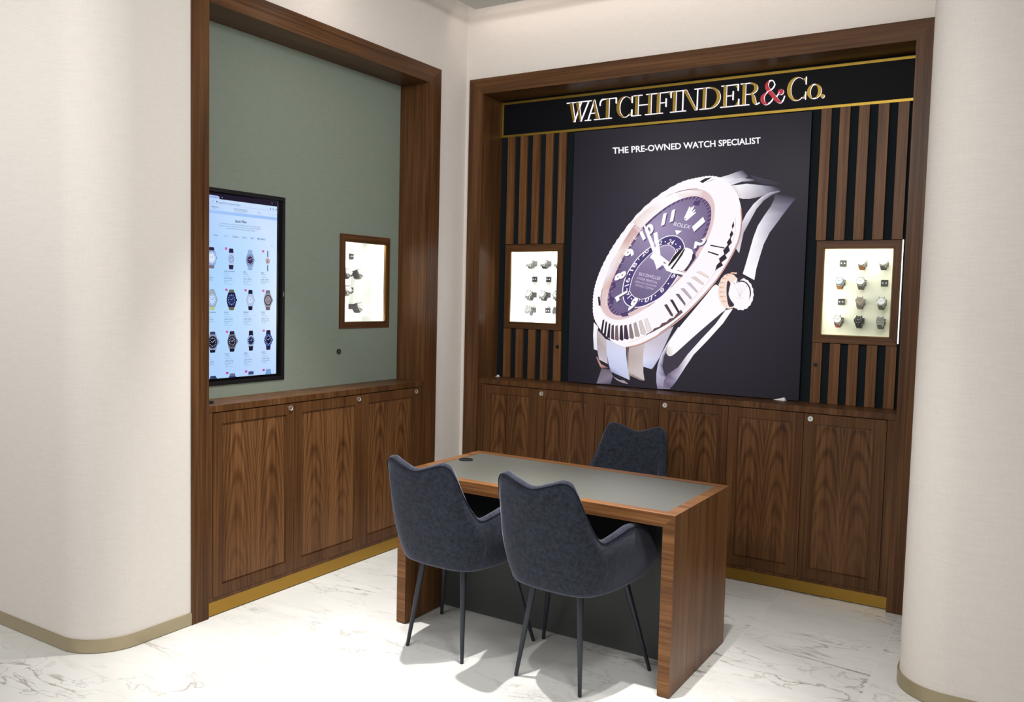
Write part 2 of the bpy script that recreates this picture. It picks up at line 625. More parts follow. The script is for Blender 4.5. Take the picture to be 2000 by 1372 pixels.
class Flat:
    """flat printed or displayed artwork: coloured polygons laid one over another on a plane"""

    def __init__(self, ax, val, step, out):
        self.ax, self.val, self.step, self.out = ax, val, step, out
        self.v, self.f, self.c, self.k = [], [], [], 0

    def layer(self):
        self.k += 1
        return self.k * self.step * self.out

    def _put(self, pts, cols, faces, d):
        n = len(self.v)
        for (a, b) in pts:
            p = px(a, b, self.ax, self.val)
            p['xyz'.index(self.ax)] += d
            self.v.append(tuple(p))
        for f in faces:
            self.f.append(tuple(i + n for i in f))
            self.c.append([cols[i] for i in f])

    def poly(self, pts, col, d=None):
        cols = col if isinstance(col, list) else [col] * len(pts)
        if len(pts) < 3:
            return
        tr = tessellate_polygon([[Vector((a, b, 0)) for a, b in pts]])
        self._put(pts, cols, tr, self.layer() if d is None else d)

    def ribbon(self, sections, d=None):
        """sections: (p, q, colour_p[, colour_q])"""
        pts, cols, fs = [], [], []
        for s in sections:
            pts += [s[0], s[1]]
            cols += [s[2], s[3] if len(s) > 3 else s[2]]
        for i in range(len(sections) - 1):
            fs += [(2 * i, 2 * i + 1, 2 * i + 3), (2 * i, 2 * i + 3, 2 * i + 2)]
        self._put(pts, cols, fs, self.layer() if d is None else d)

    def line(self, pts, w, col, closed=False, d=None):
        n = len(pts)
        out = []
        for i in range(n):
            a = pts[(i - 1) % n] if (i or closed) else pts[i]
            b = pts[(i + 1) % n] if (i < n - 1 or closed) else pts[i]
            dx, dy = b[0] - a[0], b[1] - a[1]
            l = math.hypot(dx, dy) or 1
            nx, ny = -dy / l * w / 2, dx / l * w / 2
            c = col[i] if isinstance(col, list) else col
            out.append(((pts[i][0] + nx, pts[i][1] + ny), (pts[i][0] - nx, pts[i][1] - ny), c))
        if closed:
            out.append(out[0])
        self.ribbon(out, d)

    def text(self, s, o, xv, yv, col, bold=0.0, d=None):
        """lettering spanning xv from o, capital height yv (all in pixels)"""
        vs, fs, w = text_shape(s, bold)
        pts = [(o[0] + x / w * xv[0] + y * yv[0], o[1] + x / w * xv[1] + y * yv[1]) for x, y in vs]
        self._put(pts, [col] * len(pts), fs, self.layer() if d is None else d)

    def build(self, name, mat, parent):
        me = bpy.data.meshes.new(name)
        me.from_pydata(self.v, [], self.f)
        ca = me.color_attributes.new('Col', 'FLOAT_COLOR', 'CORNER')
        i = 0
        for cs in self.c:
            for c in cs:
                ca.data[i].color = (*lin(c), 1)
                i += 1
        me.materials.append(mat)
        me.update()
        o = bpy.data.objects.new(name, me)
        COL.objects.link(o)
        o.parent = parent
        return o


_tc = {}


def text_shape(s, bold=0.0):
    """outline lettering in the built-in font, capital height 1, starting at x = 0"""
    if (s, bold) in _tc:
        return _tc[(s, bold)]
    t = bpy.data.curves.new('lettering', 'FONT')
    t.body = s
    t.size = 1
    t.resolution_u = 3
    t.offset = bold
    o = bpy.data.objects.new('lettering', t)
    COL.objects.link(o)
    bpy.context.view_layer.update()
    me = bpy.data.meshes.new_from_object(o.evaluated_get(bpy.context.evaluated_depsgraph_get()))
    vs = [(v.co.x, v.co.y) for v in me.vertices]
    fs = [tuple(p.vertices) for p in me.polygons]
    bpy.data.objects.remove(o)
    bpy.data.curves.remove(t)
    bpy.data.meshes.remove(me)
    H = 0.729
    x0 = min(v[0] for v in vs)
    w = max(v[0] for v in vs) - x0
    r = ([((x - x0) / H, y / H) for x, y in vs], fs, w / H)
    _tc[(s, bold)] = r
    return r


def spline(P, n=6, closed=False):
    out = []
    m = len(P)
    for i in range(m if closed else m - 1):
        g = (lambda k: P[k % m]) if closed else (lambda k: P[min(max(k, 0), m - 1)])
        p0, p1, p2, p3 = g(i - 1), g(i), g(i + 1), g(i + 2)
        for j in range(n):
            t = j / n
            out.append(tuple(0.5 * (2 * b + (c - a) * t + (2 * a - 5 * b + 4 * c - d) * t * t + (3 * b - a - 3 * c + d) * t ** 3)
                             for a, b, c, d in zip(p0, p1, p2, p3)))
    if not closed:
        out.append(tuple(P[-1]))
    return out

# ------------------------------------------------------------------ measures of the place (metres)
LY0, LY1, LZ = -2.096, -0.418, 2.940      # left niche opening (y, y, top)
LP, LB = 0.0094, -0.2244                  # its surround's face and its back wall (x)
BX0, BX1, BZ = 0.150, 2.763, 2.936        # back niche opening (x, x, top)
BP, BB = -0.0192, 0.225                   # its surround's face and its back wall (y)
CT = 1.043                                # counter height
DF = 1.008                                # top of the doors
CF_L, CF_B = 0.0, 0.0                     # cabinet fronts
SF = 0.200                                # face of slats, cases and lightbox
TOP = 3.75

# ------------------------------------------------------------------ setting
def struct(name, mb, mat, **k):
    return tag(mb.build(name, mat, **k), kind='structure')


m = MB().box(-4, 7, -9, 0.6, -0.05, 0)
struct('floor', m, M['marble'])
m = MB().box(0.235, 7, -9, -0.255, 3.4, 3.46)
struct('ceiling', m, M['ceiling'], bevel=0.004)
m = MB().box(-4, 7, -9, 0.6, TOP, TOP + 0.05)
struct('ceiling', m, M['ceiling'])

# left wall: flat face x = 0, a rounded outer corner near the viewer, then away to the left
def arc(cx, cy, r, a0, a1, n=24):
    return [(cx + r * math.cos(math.radians(a0 + (a1 - a0) * i / n)), cy + r * math.sin(math.radians(a0 + (a1 - a0) * i / n))) for i in range(n + 1)]


LW_path = [(0, LY0 - 0.0959)] + arc(-0.215, -2.475, 0.215, 0, -90) + [(-4, -2.69)]
m = MB()
sil = LW_path + [(-4, -2.3), (-0.3, -2.1919)]
m.prism(sil, lambda a, b, d: (a, b, d), 0, TOP)
m.box(-0.30, 0, LY0 - 0.0959, LY1 + 0.124, 3.0455, TOP)
m.box(-0.30, 0, LY1 + 0.124, 0.3, 0, TOP)
wl = struct('wall_left', m, M['wall'])
for p in wl.data.polygons:
    n = p.normal
    p.use_smooth = abs(n.z) < 0.1 and abs(n.x) > 0.02 and n.y < -0.02
# back wall round the back niche
m = MB()
m.box(0, BX0 - 0.1106, 0, 0.3, 0, TOP)
m.box(BX0 - 0.1106, BX1 + 0.104, 0, 0.3, 3.0383, TOP)
m.box(BX1 + 0.104, 3.2, 0, 0.3, 0, TOP)
struct('wall_back', m, M['wall'])
# right wall with its rounded end
RW = [(2.935, 0.0), (2.935, -0.836)] + arc(3.135, -0.836, 0.20, 180, 270)[1:] + [(7, -1.036), (7, 0.0)]
m = MB().prism(RW, lambda a, b, d: (a, b, d), 0, TOP)
wr = struct('wall_right', m, M['wall'])
for p in wr.data.polygons:
    n = p.normal
    p.use_smooth = abs(n.z) < 0.1 and n.x < -0.02 and n.y < -0.02


def skirting(name, path, h=0.06, t=0.008):
    m = MB()
    n = len(path)
    L = []
    for i, p in enumerate(path):
        a, b = path[max(i - 1, 0)], path[min(i + 1, n - 1)]
        dx, dy = b[0] - a[0], b[1] - a[1]
        l = math.hypot(dx, dy)
        nx, ny = dy / l, -dx / l
        if name.endswith('left'):
            nx, ny = -nx, -ny
        L.append(((p[0], p[1]), (p[0] - nx * -t, p[1] - ny * -t)))
    vs = []
    for (a, b) in L:
        vs += [(b[0], b[1], 0.003), (b[0], b[1], h), (a[0], a[1], h), (a[0], a[1], 0.003)]
    fs = []
    for i in range(n - 1):
        for k in range(4):
            fs.append((4 * i + k, 4 * i + (k + 1) % 4, 4 * i + 4 + (k + 1) % 4, 4 * i + 4 + k))
    m.add(vs, fs)
    return struct(name, m, M['champagne'])


def flip(path):
    return list(reversed(path))


skirting('baseboard_left', LW_path)
skirting('baseboard_right', [RW[0]] + RW[1:-1])

# sage wall inside the left niche with recesses for screen and display case
SCR = (-2.010, -1.402, 1.108, 2.120)
CG = (-0.966, -0.507, 1.384, 1.957)
m = MB()
for (a, b, c, d) in holed(LY0 - 0.09, LY1 + 0.09, CT - 0.04, TOP - 0.5, [SCR, (CG[0] + 0.02, CG[1] - 0.02, CG[2] + 0.02, CG[3] - 0.02)]):
    m.box(LB - 0.02, LB, a, b, c, d)
struct('wall_niche_left', m, M['green'])
# black wall inside the back niche
CL = (0.213, 0.664, 1.384, 1.957)
CR = (2.279, 2.719, 1.387, 1.955)
m = MB()
for (a, b, c, d) in holed(BX0 - 0.09, BX1 + 0.09, CT - 0.04, TOP - 0.5,
                          [(q[0] + 0.02, q[1] - 0.02, q[2] + 0.02, q[3] - 0.02) for q in (CL, CR)]):
    m.box(a, b, BB, BB + 0.02, c, d)
struct('wall_niche_back', m, M['black'])

# ------------------------------------------------------------------ walnut surrounds
def surround_left():
    t = thing('niche_surround', 'tall walnut surround framing the sage green niche on the left wall', 'surround', (0, -1.257, 0))
    o = Vector((0, -1.257, 0))

    def part(name, x0, x1, y0, y1, z0, z1, mat):
        c = Vector(((x0 + x1) / 2, (y0 + y1) / 2, (z0 + z1) / 2))
        m = MB().box(x0, x1, y0, y1, z0, z1)
        ob = m.build(name, mat, None, loc=c, bevel=0.0015)
        ob.parent = t
        ob.location = c - o
        return ob
    w0, w1, wt = 0.0959, 0.124, 0.1055
    part('lining', LB, -0.012, LY0 - 0.02, LY0, 0, LZ + 0.0, M['wood_z'])
    part('lining', LB, -0.012, LY1, LY1 + 0.02, 0, LZ, M['wood_z'])
    part('lining', LB, -0.012, LY0 - 0.02, LY1 + 0.02, LZ, LZ + 0.02, M['wood_y'])
    # mitred face members

    def face(name, poly, mat):
        c = Vector((0, sum(p[0] for p in poly) / 4, sum(p[1] for p in poly) / 4))
        m = MB().prism(poly, lambda a, b, d: (d, a, b), -0.012, LP)
        ob = m.build(name, mat, None, loc=c, bevel=0.0012)
        ob.parent = t
        ob.location = c - o
    face('post', [(LY0 - w0, 0), (LY0, 0), (LY0, LZ), (LY0 - w0, LZ + wt)], M['wood_zy'])
    face('post', [(LY1, 0), (LY1 + w1, 0), (LY1 + w1, LZ + wt), (LY1, LZ)], M['wood_zy'])
    face('header', [(LY0 - w0, LZ + wt), (LY0, LZ), (LY1, LZ), (LY1 + w1, LZ + wt)], M['wood_y'])
    return t


def surround_back():
    o = Vector((1.456, 0, 0))
    t = thing('niche_surround', 'walnut surround framing the black slatted sign niche in the back wall', 'surround', o)

    def part(name, x0, x1, y0, y1, z0, z1, mat):
        c = Vector(((x0 + x1) / 2, (y0 + y1) / 2, (z0 + z1) / 2))
        ob = MB().box(x0, x1, y0, y1, z0, z1).build(name, mat, None, loc=c, bevel=0.0015)
        ob.parent = t
        ob.location = c - o
    w0, w1, wt = 0.1106, 0.104, 0.1024
    part('lining', BX0 - 0.02, BX0, -0.001, BB, 0, BZ, M['wood_zy'])
    part('lining', BX1, BX1 + 0.02, -0.001, BB, 0, BZ, M['wood_zy'])
    part('lining', BX0 - 0.02, BX1 + 0.02, -0.001, BB, BZ, BZ + 0.02, M['wood_x'])

    def face(name, poly, mat):
        c = Vector((sum(p[0] for p in poly) / 4, 0, sum(p[1] for p in poly) / 4))
        ob = MB().prism(poly, lambda a, b, d: (a, d, b), -0.001, BP).build(name, mat, None, loc=c, bevel=0.0012)
        ob.parent = t
        ob.location = c - o
    face('post', [(BX0 - w0, 0), (BX0, 0), (BX0, BZ), (BX0 - w0, BZ + wt)], M['wood_z'])
    face('post', [(BX1, 0), (BX1 + w1, 0), (BX1 + w1, BZ + wt), (BX1, BZ)], M['wood_z'])
    face('header', [(BX0 - w0, BZ + wt), (BX0, BZ), (BX1, BZ), (BX1 + w1, BZ + wt)], M['wood_x'])
    return t


surround_left()
surround_back()


# ------------------------------------------------------------------ cabinets
def local(name, mb, mat, root, c, **k):
    """build a part given in world measures, with its own origin c, under root"""
    c = Vector(c)
    ob = mb.build(name, mat, None, loc=c, **k)
    ob.parent = root
    mw = Matrix.Translation(root.location) @ Matrix.Rotation(root.rotation_euler.z, 4, 'Z')
    ob.matrix_parent_inverse = mw.inverted()
    return ob


def door_mesh(fn, u0, u1, v0, v1, frame=0.055):
    """shaker door: outline u x v, fn(u, v, depth) with depth positive towards the room"""
    m = MB()
    T, R = 0.0, -0.006
    back = -0.019

    def quad(a, b, c, d, mi=1):
        m.add([fn(*a), fn(*b), fn(*c), fn(*d)], [(0, 1, 2, 3)], mi)
    us = (u0, u0 + frame, u0 + frame + 0.004, u1 - frame - 0.004, u1 - frame, u1)
    vs = (v0, v0 + frame, v0 + frame + 0.004, v1 - frame - 0.004, v1 - frame, v1)
    loops = [[(us[0], vs[0], T), (us[5], vs[0], T), (us[5], vs[5], T), (us[0], vs[5], T)],
             [(us[1], vs[1], T), (us[4], vs[1], T), (us[4], vs[4], T), (us[1], vs[4], T)],
             [(us[1], vs[1], R), (us[4], vs[1], R), (us[4], vs[4], R), (us[1], vs[4], R)],
             [(us[2], vs[2], R), (us[3], vs[2], R), (us[3], vs[3], R), (us[2], vs[3], R)],
             [(us[2] + 0.006, vs[2] + 0.006, R + 0.003), (us[3] - 0.006, vs[2] + 0.006, R + 0.003), (us[3] - 0.006, vs[3] - 0.006, R + 0.003), (us[2] + 0.006, vs[3] - 0.006, R + 0.003)]]
    for A, B in zip(loops, loops[1:]):
        for k in range(4):
            l = (k + 1) % 4
            quad(A[k], A[l], B[l], B[k])
    quad(*loops[-1], 0)
    A = loops[0]
    Bk = [(a, b, back) for a, b, _ in A]
    for k in range(4):
        l = (k + 1) % 4
        quad(A[k], A[l], Bk[l], Bk[k])
    quad(*reversed(Bk))
    return m


def lock(root_door, c, ax):
    r = MB()
    r.cyl(c, ax, 0.0125, 0.003, 28)
    r.ring(c, ax, 0.0142, 0.0112, 0.0052, 28)
    lk = local('lock', r, M['chrome'], root_door, c)
    k = MB().cyl(Vector(c) + Vector(ax) * 0.003, ax, 0.0045, 0.0006, 18)
    s = Vector((0, 0, 1)).cross(Vector(ax))
    p = Vector(c) + Vector(ax) * 0.0037
    k.add([p + s * 0.0007 - Vector((0, 0, .0035)), p - s * 0.0007 - Vector((0, 0, .0035)), p - s * 0.0007 + Vector((0, 0, .0035)), p + s * 0.0007 + Vector((0, 0, .0035))], [(0, 1, 2, 3)], 1)
    local('keyhole', k, [M['steel'], M['black_plastic']], root_door, c)
    return lk


G = 0.0016
# left niche: three single-door cabinets
ly = [-2.067, -1.5359, -1.0006, -0.4672]
names = ['walnut single-door cabinet at the front end of the left niche, nearest the rounded wall',
         'walnut single-door cabinet in the middle of the three under the green wall',
         'walnut single-door cabinet at the far end of the left niche, partly behind a chair']
ends = [(LY0, ly[1]), (ly[1], ly[2]), (ly[2], LY1)]
for i in range(3):
    a, b = ends[i]
    root = thing('storage_cabinet', names[i], 'cabinet', (-0.1, (a + b) / 2, 0), 0, 'three walnut cabinets of the left niche')
    m = MB().box(LB, CF_L - 0.0205, a + 0.0005, b - 0.0005, 0.073, DF + 0.001)
    m.box(CF_L - 0.0205, CF_L, a + 0.0005, b - 0.0005, 0.073, 0.0926 - G)                      # bottom rail
    if i == 0:
        m.box(CF_L - 0.0205, CF_L, a, ly[0] - G, 0.0926 - G, DF + 0.001)
    if i == 2:
        m.box(CF_L - 0.0205, CF_L, ly[3] + G, b, 0.0926 - G, DF + 0.001)
    local('carcass', m, M['wood_zy'], root, (LB, (a + b) / 2, 0.5))
    y0, y1 = ly[i] + G, ly[i + 1] - G
    c = (CF_L, (y0 + y1) / 2, 0.55)
    m = door_mesh(lambda u, v, d: (CF_L + d, u, v), y0, y1, 0.0926, DF - 0.003)
    d = local('door', m, [M['door_y'], M['wood_zy']], root, c)
    lock(d, (CF_L, (-1.564, -1.030, -0.491)[i], 0.981), (1, 0, 0))
# back niche: three double-door cabinets
bx = [0.192 + i * (2.7194 - 0.192) / 6 for i in range(7)]
names = ['walnut double-door cabinet at the left end of the row under the big lit poster',
         'walnut double-door cabinet in the middle of the back row, behind the single chair',
         'walnut double-door cabinet at the right end of the back row, beside the white rounded column']
ends = [(BX0, bx[2]), (bx[2], bx[4]), (bx[4], BX1)]
for i in range(3):
    a, b = ends[i]
    root = thing('storage_cabinet', names[i], 'cabinet', ((a + b) / 2, 0.1, 0), 0, 'three walnut cabinets of the back niche')
    m = MB().box(a + 0.0005, b - 0.0005, CF_B + 0.0205, BB, 0.073, DF + 0.001)
    m.box(a + 0.0005, b - 0.0005, CF_B, CF_B + 0.0205, 0.073, 0.0926 - G)
    if i == 0:
        m.box(a, bx[0] - G, CF_B, CF_B + 0.0205, 0.0926 - G, DF + 0.001)
    if i == 2:
        m.box(bx[6] + G, b, CF_B, CF_B + 0.0205, 0.0926 - G, DF + 0.001)
    local('carcass', m, M['wood_z'], root, ((a + b) / 2, BB, 0.5))
    for k in range(2):
        x0, x1 = bx[2 * i + k] + G, bx[2 * i + k + 1] - G
        m = door_mesh(lambda u, v, d: (u, CF_B - d, v), x0, x1, 0.0926, DF - 0.003)
        d = local('door', m, [M['door_x'], M['wood_z']], root, ((x0 + x1) / 2, CF_B, 0.55))
        if k == 1:
            lock(d, ((0.644, 1.493, 2.333)[i], CF_B, 0.978), (0, -1, 0))
# counters and plinths
m = MB().box(LB, CF_L + 0.0005, LY0 + 0.0005, LY1 - 0.0005, DF + 0.002, CT)
tag(m.build('countertop', M['wood_zy'], loc=(LB, -1.25, CT), bevel=0.001), 'walnut countertop running under the sage green wall and screen', 'countertop')
m = MB().box(BX0 + 0.0005, BX1 - 0.0005, CF_B - 0.0005, BB, DF + 0.002, CT)
tag(m.build('countertop', M['wood_z'], loc=(1.45, BB, CT), bevel=0.001), 'walnut countertop ledge running below the poster and slatted panels', 'countertop')
m = MB().box(LB, CF_L - 0.004, LY0 + 0.0005, LY1 - 0.0005, 0.005, 0.0725)
tag(m.build('kick_plate', M['brass']), 'brass kick plate under the left niche cabinets', 'kick plate')
m = MB().box(BX0 + 0.0005, BX1 - 0.0005, CF_B + 0.017, BB, 0.005, 0.0725)
tag(m.build('kick_plate', M['brass']), 'brass kick plate under the back cabinets, brightest beside the white column', 'kick plate')

# ------------------------------------------------------------------ slatted panels
def slat_panel(label, x0, x1, z0, z1, lock_at=None):
    root = thing('slatted_panel', label, 'panel', ((x0 + x1) / 2, BB, z0), 0, 'slatted walnut panels beside the poster')
    n, w = 5, 0.0545
    st = (x1 - x0 - w) / (n - 1)
    m = MB().box(x0, x1, BB - 0.006, BB - 0.0005, z0, z1)
    local('backing', m, M['black'], root, ((x0 + x1) / 2, BB, z0))
    sl = []
    for i in range(n):
        a = x0 + i * st
        m = MB().box(a, a + w, SF, BB - 0.006, z0, z1)
        sl.append(local('slat', m, M['slat'], root, (a + w / 2, SF, (z0 + z1) / 2), bevel=0.001))
    if lock_at is not None:
        m = MB().cyl((lock_at[0], SF, lock_at[1]), (0, -1, 0), 0.0125, 0.003, 28)
        m.cyl((lock_at[0], SF - 0.003, lock_at[1]), (0, -1, 0), 0.008, 0.0015, 24, 1)
        m.box(lock_at[0] - 0.001, lock_at[0] + 0.001, SF - 0.0052, SF - 0.0044, lock_at[1] - 0.004, lock_at[1] + 0.004, 0)
        local('lock', m, [M['black_plastic'], M['black_steel']], root, (lock_at[0], SF, lock_at[1]))


SG0, SG1 = 2.687, 2.924
slat_panel('upper slatted walnut panel left of the poster, above the narrow-view watch case', CL[0], CL[1] , CL[3] + 0.003, SG0 - 0.002)
slat_panel('lower slatted walnut panel left of the poster, standing on the counter', CL[0], CL[1], CT + 0.001, CL[2] - 0.003, (0.641, 1.275))
slat_panel('upper slatted walnut panel right of the poster, below the sign', CR[0] - 0.008, CR[1], CR[3] + 0.003, SG0 - 0.002)
slat_panel('lower slatted walnut panel right of the poster, under the cream-lit watch case', CR[0], CR[1], CT + 0.001, CR[2] - 0.003, (2.303, 1.260))


# ------------------------------------------------------------------ display cases
def display_case(label, fn, u0, u1, v0, v1, o, depth, lining, root_loc, frame_mat_v, frame_mat_h, leak=False, strip_low=False):
    """fn(u, v, d): d = distance behind the front face; o = opening rectangle"""
    root = thing('display_case', label, 'display case', root_loc, 0, 'lit wall display cases for watches')
    a0, a1, b0, b1 = o

    def slab(name, u_a, u_b, v_a, v_b, d0, d1, mat, mi=0, **k):
        m = MB()
        P = [fn(u_a, v_a, d0), fn(u_b, v_b, d1)]
        m.box(*[w for q in range(3) for w in (min(P[0][q], P[1][q]), max(P[0][q], P[1][q]))])
        c = [(P[0][q] + P[1][q]) / 2 for q in range(3)]
        return local(name, m, mat, root, c, **k)
    # mitred wooden frame of four members
    T = 0.022
    for poly, mt in (([(u0, v0), (u0, v1), (a0, b1), (a0, b0)], frame_mat_v), ([(u1, v0), (u1, v1), (a1, b1), (a1, b0)], frame_mat_v),
                     ([(u0, v1), (u1, v1), (a1, b1), (a0, b1)], frame_mat_h), ([(u0, v0), (u1, v0), (a1, b0), (a0, b0)], frame_mat_h)):
        m = MB().prism(poly, lambda a, b, d: fn(a, b, d), 0, T)
        c = fn(sum(p[0] for p in poly) / 4, sum(p[1] for p in poly) / 4, T / 2)
        local('frame', m, mt, root, c, bevel=0.001)
    # brass inner trim
    w = 0.005
    m = MB()
    for (p, q, r, s) in ((a0, a0 + w, b0, b1), (a1 - w, a1, b0, b1), (a0, a1, b0, b0 + w), (a0, a1, b1 - w, b1)):
        P, Q = fn(p, r, 0.004), fn(q, s, 0.013)
        m.box(*[x for k in range(3) for x in (min(P[k], Q[k]), max(P[k], Q[k]))])
    local('brass_trim', m, M['case_brass'], root, fn(a0, b0, 0.01))
    # glass pane
    slab('glass_pane', a0 + w, a1 - w, b0 + w, b1 - w, 0.0135, 0.0175, M['glass'])
    # lined box
    m = MB()
    e = 0.018
    q0, q1, r0, r1 = a0 - e, a1 + e, b0 - e, b1 + e
    t = 0.006
    P, Q = fn(q0, r0, depth), fn(q1, r1, depth + t)
    mb_ = MB().box(*[x for k in range(3) for x in (min(P[k], Q[k]), max(P[k], Q[k]))])
    local('back_panel', mb_, lining, root, fn((a0 + a1) / 2, (b0 + b1) / 2, depth))
    for (p, q, r, s, d0, d1) in ((q0 - t, q0, r0 - t, r1 + t, 0.024, depth + t), (q1, q1 + t, r0 - t, r1 + t, 0.024, depth + t),
                                 (q0, q1, r0 - t, r0, 0.024, depth + t), (q0, q1, r1, r1 + t, 0.024, depth + t)):
        P, Q = fn(p, r, d0), fn(q, s, d1)
        m.box(*[x for k in range(3) for x in (min(P[k], Q[k]), max(P[k], Q[k]))])
    local('lined_box', m, M['lining_shaded'] if lining is M['white'] else lining, root, fn((a0 + a1) / 2, (b0 + b1) / 2, depth))
    # led strips hidden behind the frame's four members
    for (p, q, r, s) in (((a0 - 0.012, a0 - 0.004, b0, b1),) if strip_low else ((a1 + 0.004, a1 + 0.012, b0, b1),)):
        m = MB()
        P, Q = fn(p, r, 0.034), fn(q, s, 0.037)
        m.box(*[x for k in range(3) for x in (min(P[k], Q[k]), max(P[k], Q[k]))])
        local('led_strip', m, M['led'], root, P)
    if leak:  # glowing strip stands in for light leaking through the gap, no lamp
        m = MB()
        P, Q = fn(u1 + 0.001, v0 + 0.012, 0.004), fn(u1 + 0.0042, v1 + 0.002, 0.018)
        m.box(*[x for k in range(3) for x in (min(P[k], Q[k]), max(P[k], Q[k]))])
        local('leak_glow', m, M['led'], root, fn(u1, v0, 0.01))
    return root


fb = lambda u, v, d: (u, SF + d, v)
fl = lambda u, v, d: (LB + 0.006 - d, u, v)
DB = 0.145
DG = 0.216
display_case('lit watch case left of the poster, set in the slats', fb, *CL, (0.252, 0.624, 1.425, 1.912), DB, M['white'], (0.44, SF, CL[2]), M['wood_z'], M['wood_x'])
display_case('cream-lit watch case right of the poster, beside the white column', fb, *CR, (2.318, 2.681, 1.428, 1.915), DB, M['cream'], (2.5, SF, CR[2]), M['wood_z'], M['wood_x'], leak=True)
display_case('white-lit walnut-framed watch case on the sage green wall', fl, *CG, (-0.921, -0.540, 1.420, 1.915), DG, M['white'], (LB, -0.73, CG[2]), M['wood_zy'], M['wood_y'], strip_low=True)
area('case_light', (0.438, SF + 0.050, 1.926), (0.438, SF + 0.12, 1.5), 2.2, 0.34, 0.02, (1, 0.99, 0.99))
area('case_light', (0.438, SF + 0.050, 1.414), (0.438, SF + 0.12, 1.9), 1.6, 0.34, 0.02, (1, 0.99, 0.99))
area('case_light', (2.50, SF + 0.050, 1.926), (2.50, SF + 0.13, 1.5), 1.0, 0.34, 0.02, (1, 0.99, 0.93))
area('case_light', (2.308, SF + 0.045, 1.67), (2.55, SF + 0.14, 1.67), 0.55, 0.02, 0.40, (1, 0.99, 0.93))
area('case_light', (LB - 0.045, -0.73, 1.928), (LB - 0.14, -0.73, 1.5), 2.6, 0.34, 0.02, (1, 0.99, 0.99))
area('case_light', (LB - 0.045, -0.73, 1.407), (LB - 0.14, -0.73, 1.9), 1.8, 0.34, 0.02, (1, 0.99, 0.99))

# ------------------------------------------------------------------ wall button and little things
m = MB().cyl((LB, -0.966, 1.246), (1, 0, 0), 0.0165, 0.006, 30)
m.ring((LB + 0.006, -0.966, 1.246), (1, 0, 0), 0.011, 0.009, 0.0012, 26, 1)
m.cyl((LB + 0.006, -0.966, 1.246), (1, 0, 0), 0.004, 0.0015, 16, 1)
tag(m.build('wall_lock', [M['black_plastic'], M['steel']], loc=(LB, -0.966, 1.246)), 'small round black lock on the sage green wall below the watch case', 'lock')
m = MB().cyl((-0.10, -2.02, CT), (0, 0, 1), 0.032, 0.008, 30)
m.cyl((-0.10, -2.02, CT + 0.008), (0, 0, 1), 0.026, 0.003, 30)
tag(m.build('desk_puck', M['black_plastic'], loc=(-0.10, -2.02, CT)), 'flat black disc on the countertop below the screen', 'disc')
p0 = px(1541, 781.5, 'z', CT)
m = MB().add([(p0.x, 0.192, CT + .001), (p0.x - 0.075, 0.185, CT + .001), (p0.x - 0.005, 0.165, CT + .001), (p0.x - 0.012, 0.196, CT + .018)],
             [(0, 1, 2), (0, 1, 3), (1, 2, 3), (0, 2, 3)])
tag(m.build('paper_scrap', M['paper']), 'white paper scrap poking out under the poster on the counter', 'paper')
m = MB().box(0.176, 0.192, 0.186, 0.192, CT, CT + 0.012)
m.box(0.168, 0.20, 0.180, 0.186, CT, CT + 0.004)
tag(m.build('cable_clip', M['paper']), 'tiny white clip on the counter at the foot of the left slatted panel', 'clip')

# ------------------------------------------------------------------ desk
DX1, DY0, DW, DD, DT, DL, DH = 2.182, -1.597, 1.4104, 0.6877, 0.0522, 0.0516, 0.75
DX0, DY1 = DX1 - DW, DY0 + DD
desk = thing('desk', 'walnut waterfall desk with a grey leather inlay, standing on the marble floor', 'desk', ((DX0 + DX1) / 2, (DY0 + DY1) / 2, 0))
# mitred waterfall: top and two side panels
m = MB()
RB = 0.050
z1, zi = DH, DH - 0.0012
ring_o = [(DX0, DY0), (DX1, DY0), (DX1, DY1), (DX0, DY1)]
ring_i = [(DX0 + RB, DY0 + RB), (DX1 - RB, DY0 + RB), (DX1 - RB, DY1 - RB), (DX0 + RB, DY1 - RB)]
vs = [(a, b, z1) for a, b in ring_o] + [(a, b, z1) for a, b in ring_i] + [(a, b, z1 - 0.006) for a, b in ring_i] + \
     [(DX0, DY0, z1), (DX1, DY0, z1), (DX1 - DL, DY0, z1 - DT), (DX0 + DL, DY0, z1 - DT),
      (DX0, DY1, z1), (DX1, DY1, z1), (DX1 - DL, DY1, z1 - DT), (DX0 + DL, DY1, z1 - DT)]
fs = [(k, (k + 1) % 4, 4 + (k + 1) % 4, 4 + k) for k in range(4)] + [(4 + k, 4 + (k + 1) % 4, 8 + (k + 1) % 4, 8 + k) for k in range(4)]
fs += [(8, 9, 10, 11), (12, 13, 14, 15), (16, 19, 18, 17), (15, 14, 18, 19), (13, 17, 18, 14), (12, 15, 19, 16)]
m.add(vs, fs)
local('tabletop', m, M['desk_x'], desk, (1.47, -1.25, DH), fix=True)
m = MB().box(DX0 + RB + 0.0004, DX1 - RB - 0.0004, DY0 + RB + 0.0004, DY1 - RB - 0.0004, z1 - 0.006, zi)
local('leather_inlay', m, M['leather'], desk, (1.47, -1.25, DH))
for sx in (0, 1):
    xo, xi = (DX0, DX0 + DL) if sx == 0 else (DX1, DX1 - DL)
    m = MB()
    vs = [(xo, DY0, 0.004), (xi, DY0, 0.004), (xi, DY0, z1 - DT), (xo, DY0, z1), (xo, DY1, 0.004), (xi, DY1, 0.004), (xi, DY1, z1 - DT), (xo, DY1, z1)]
    m.add(vs, [(0, 1, 2, 3), (4, 7, 6, 5)], 1)
    m.add(vs, [(0, 3, 7, 4), (1, 5, 6, 2), (0, 4, 5, 1)], 0)
    local('side_panel', m, [M['desk_z'], M['desk_x']], desk, (xo, (DY0 + DY1) / 2, 0.35))
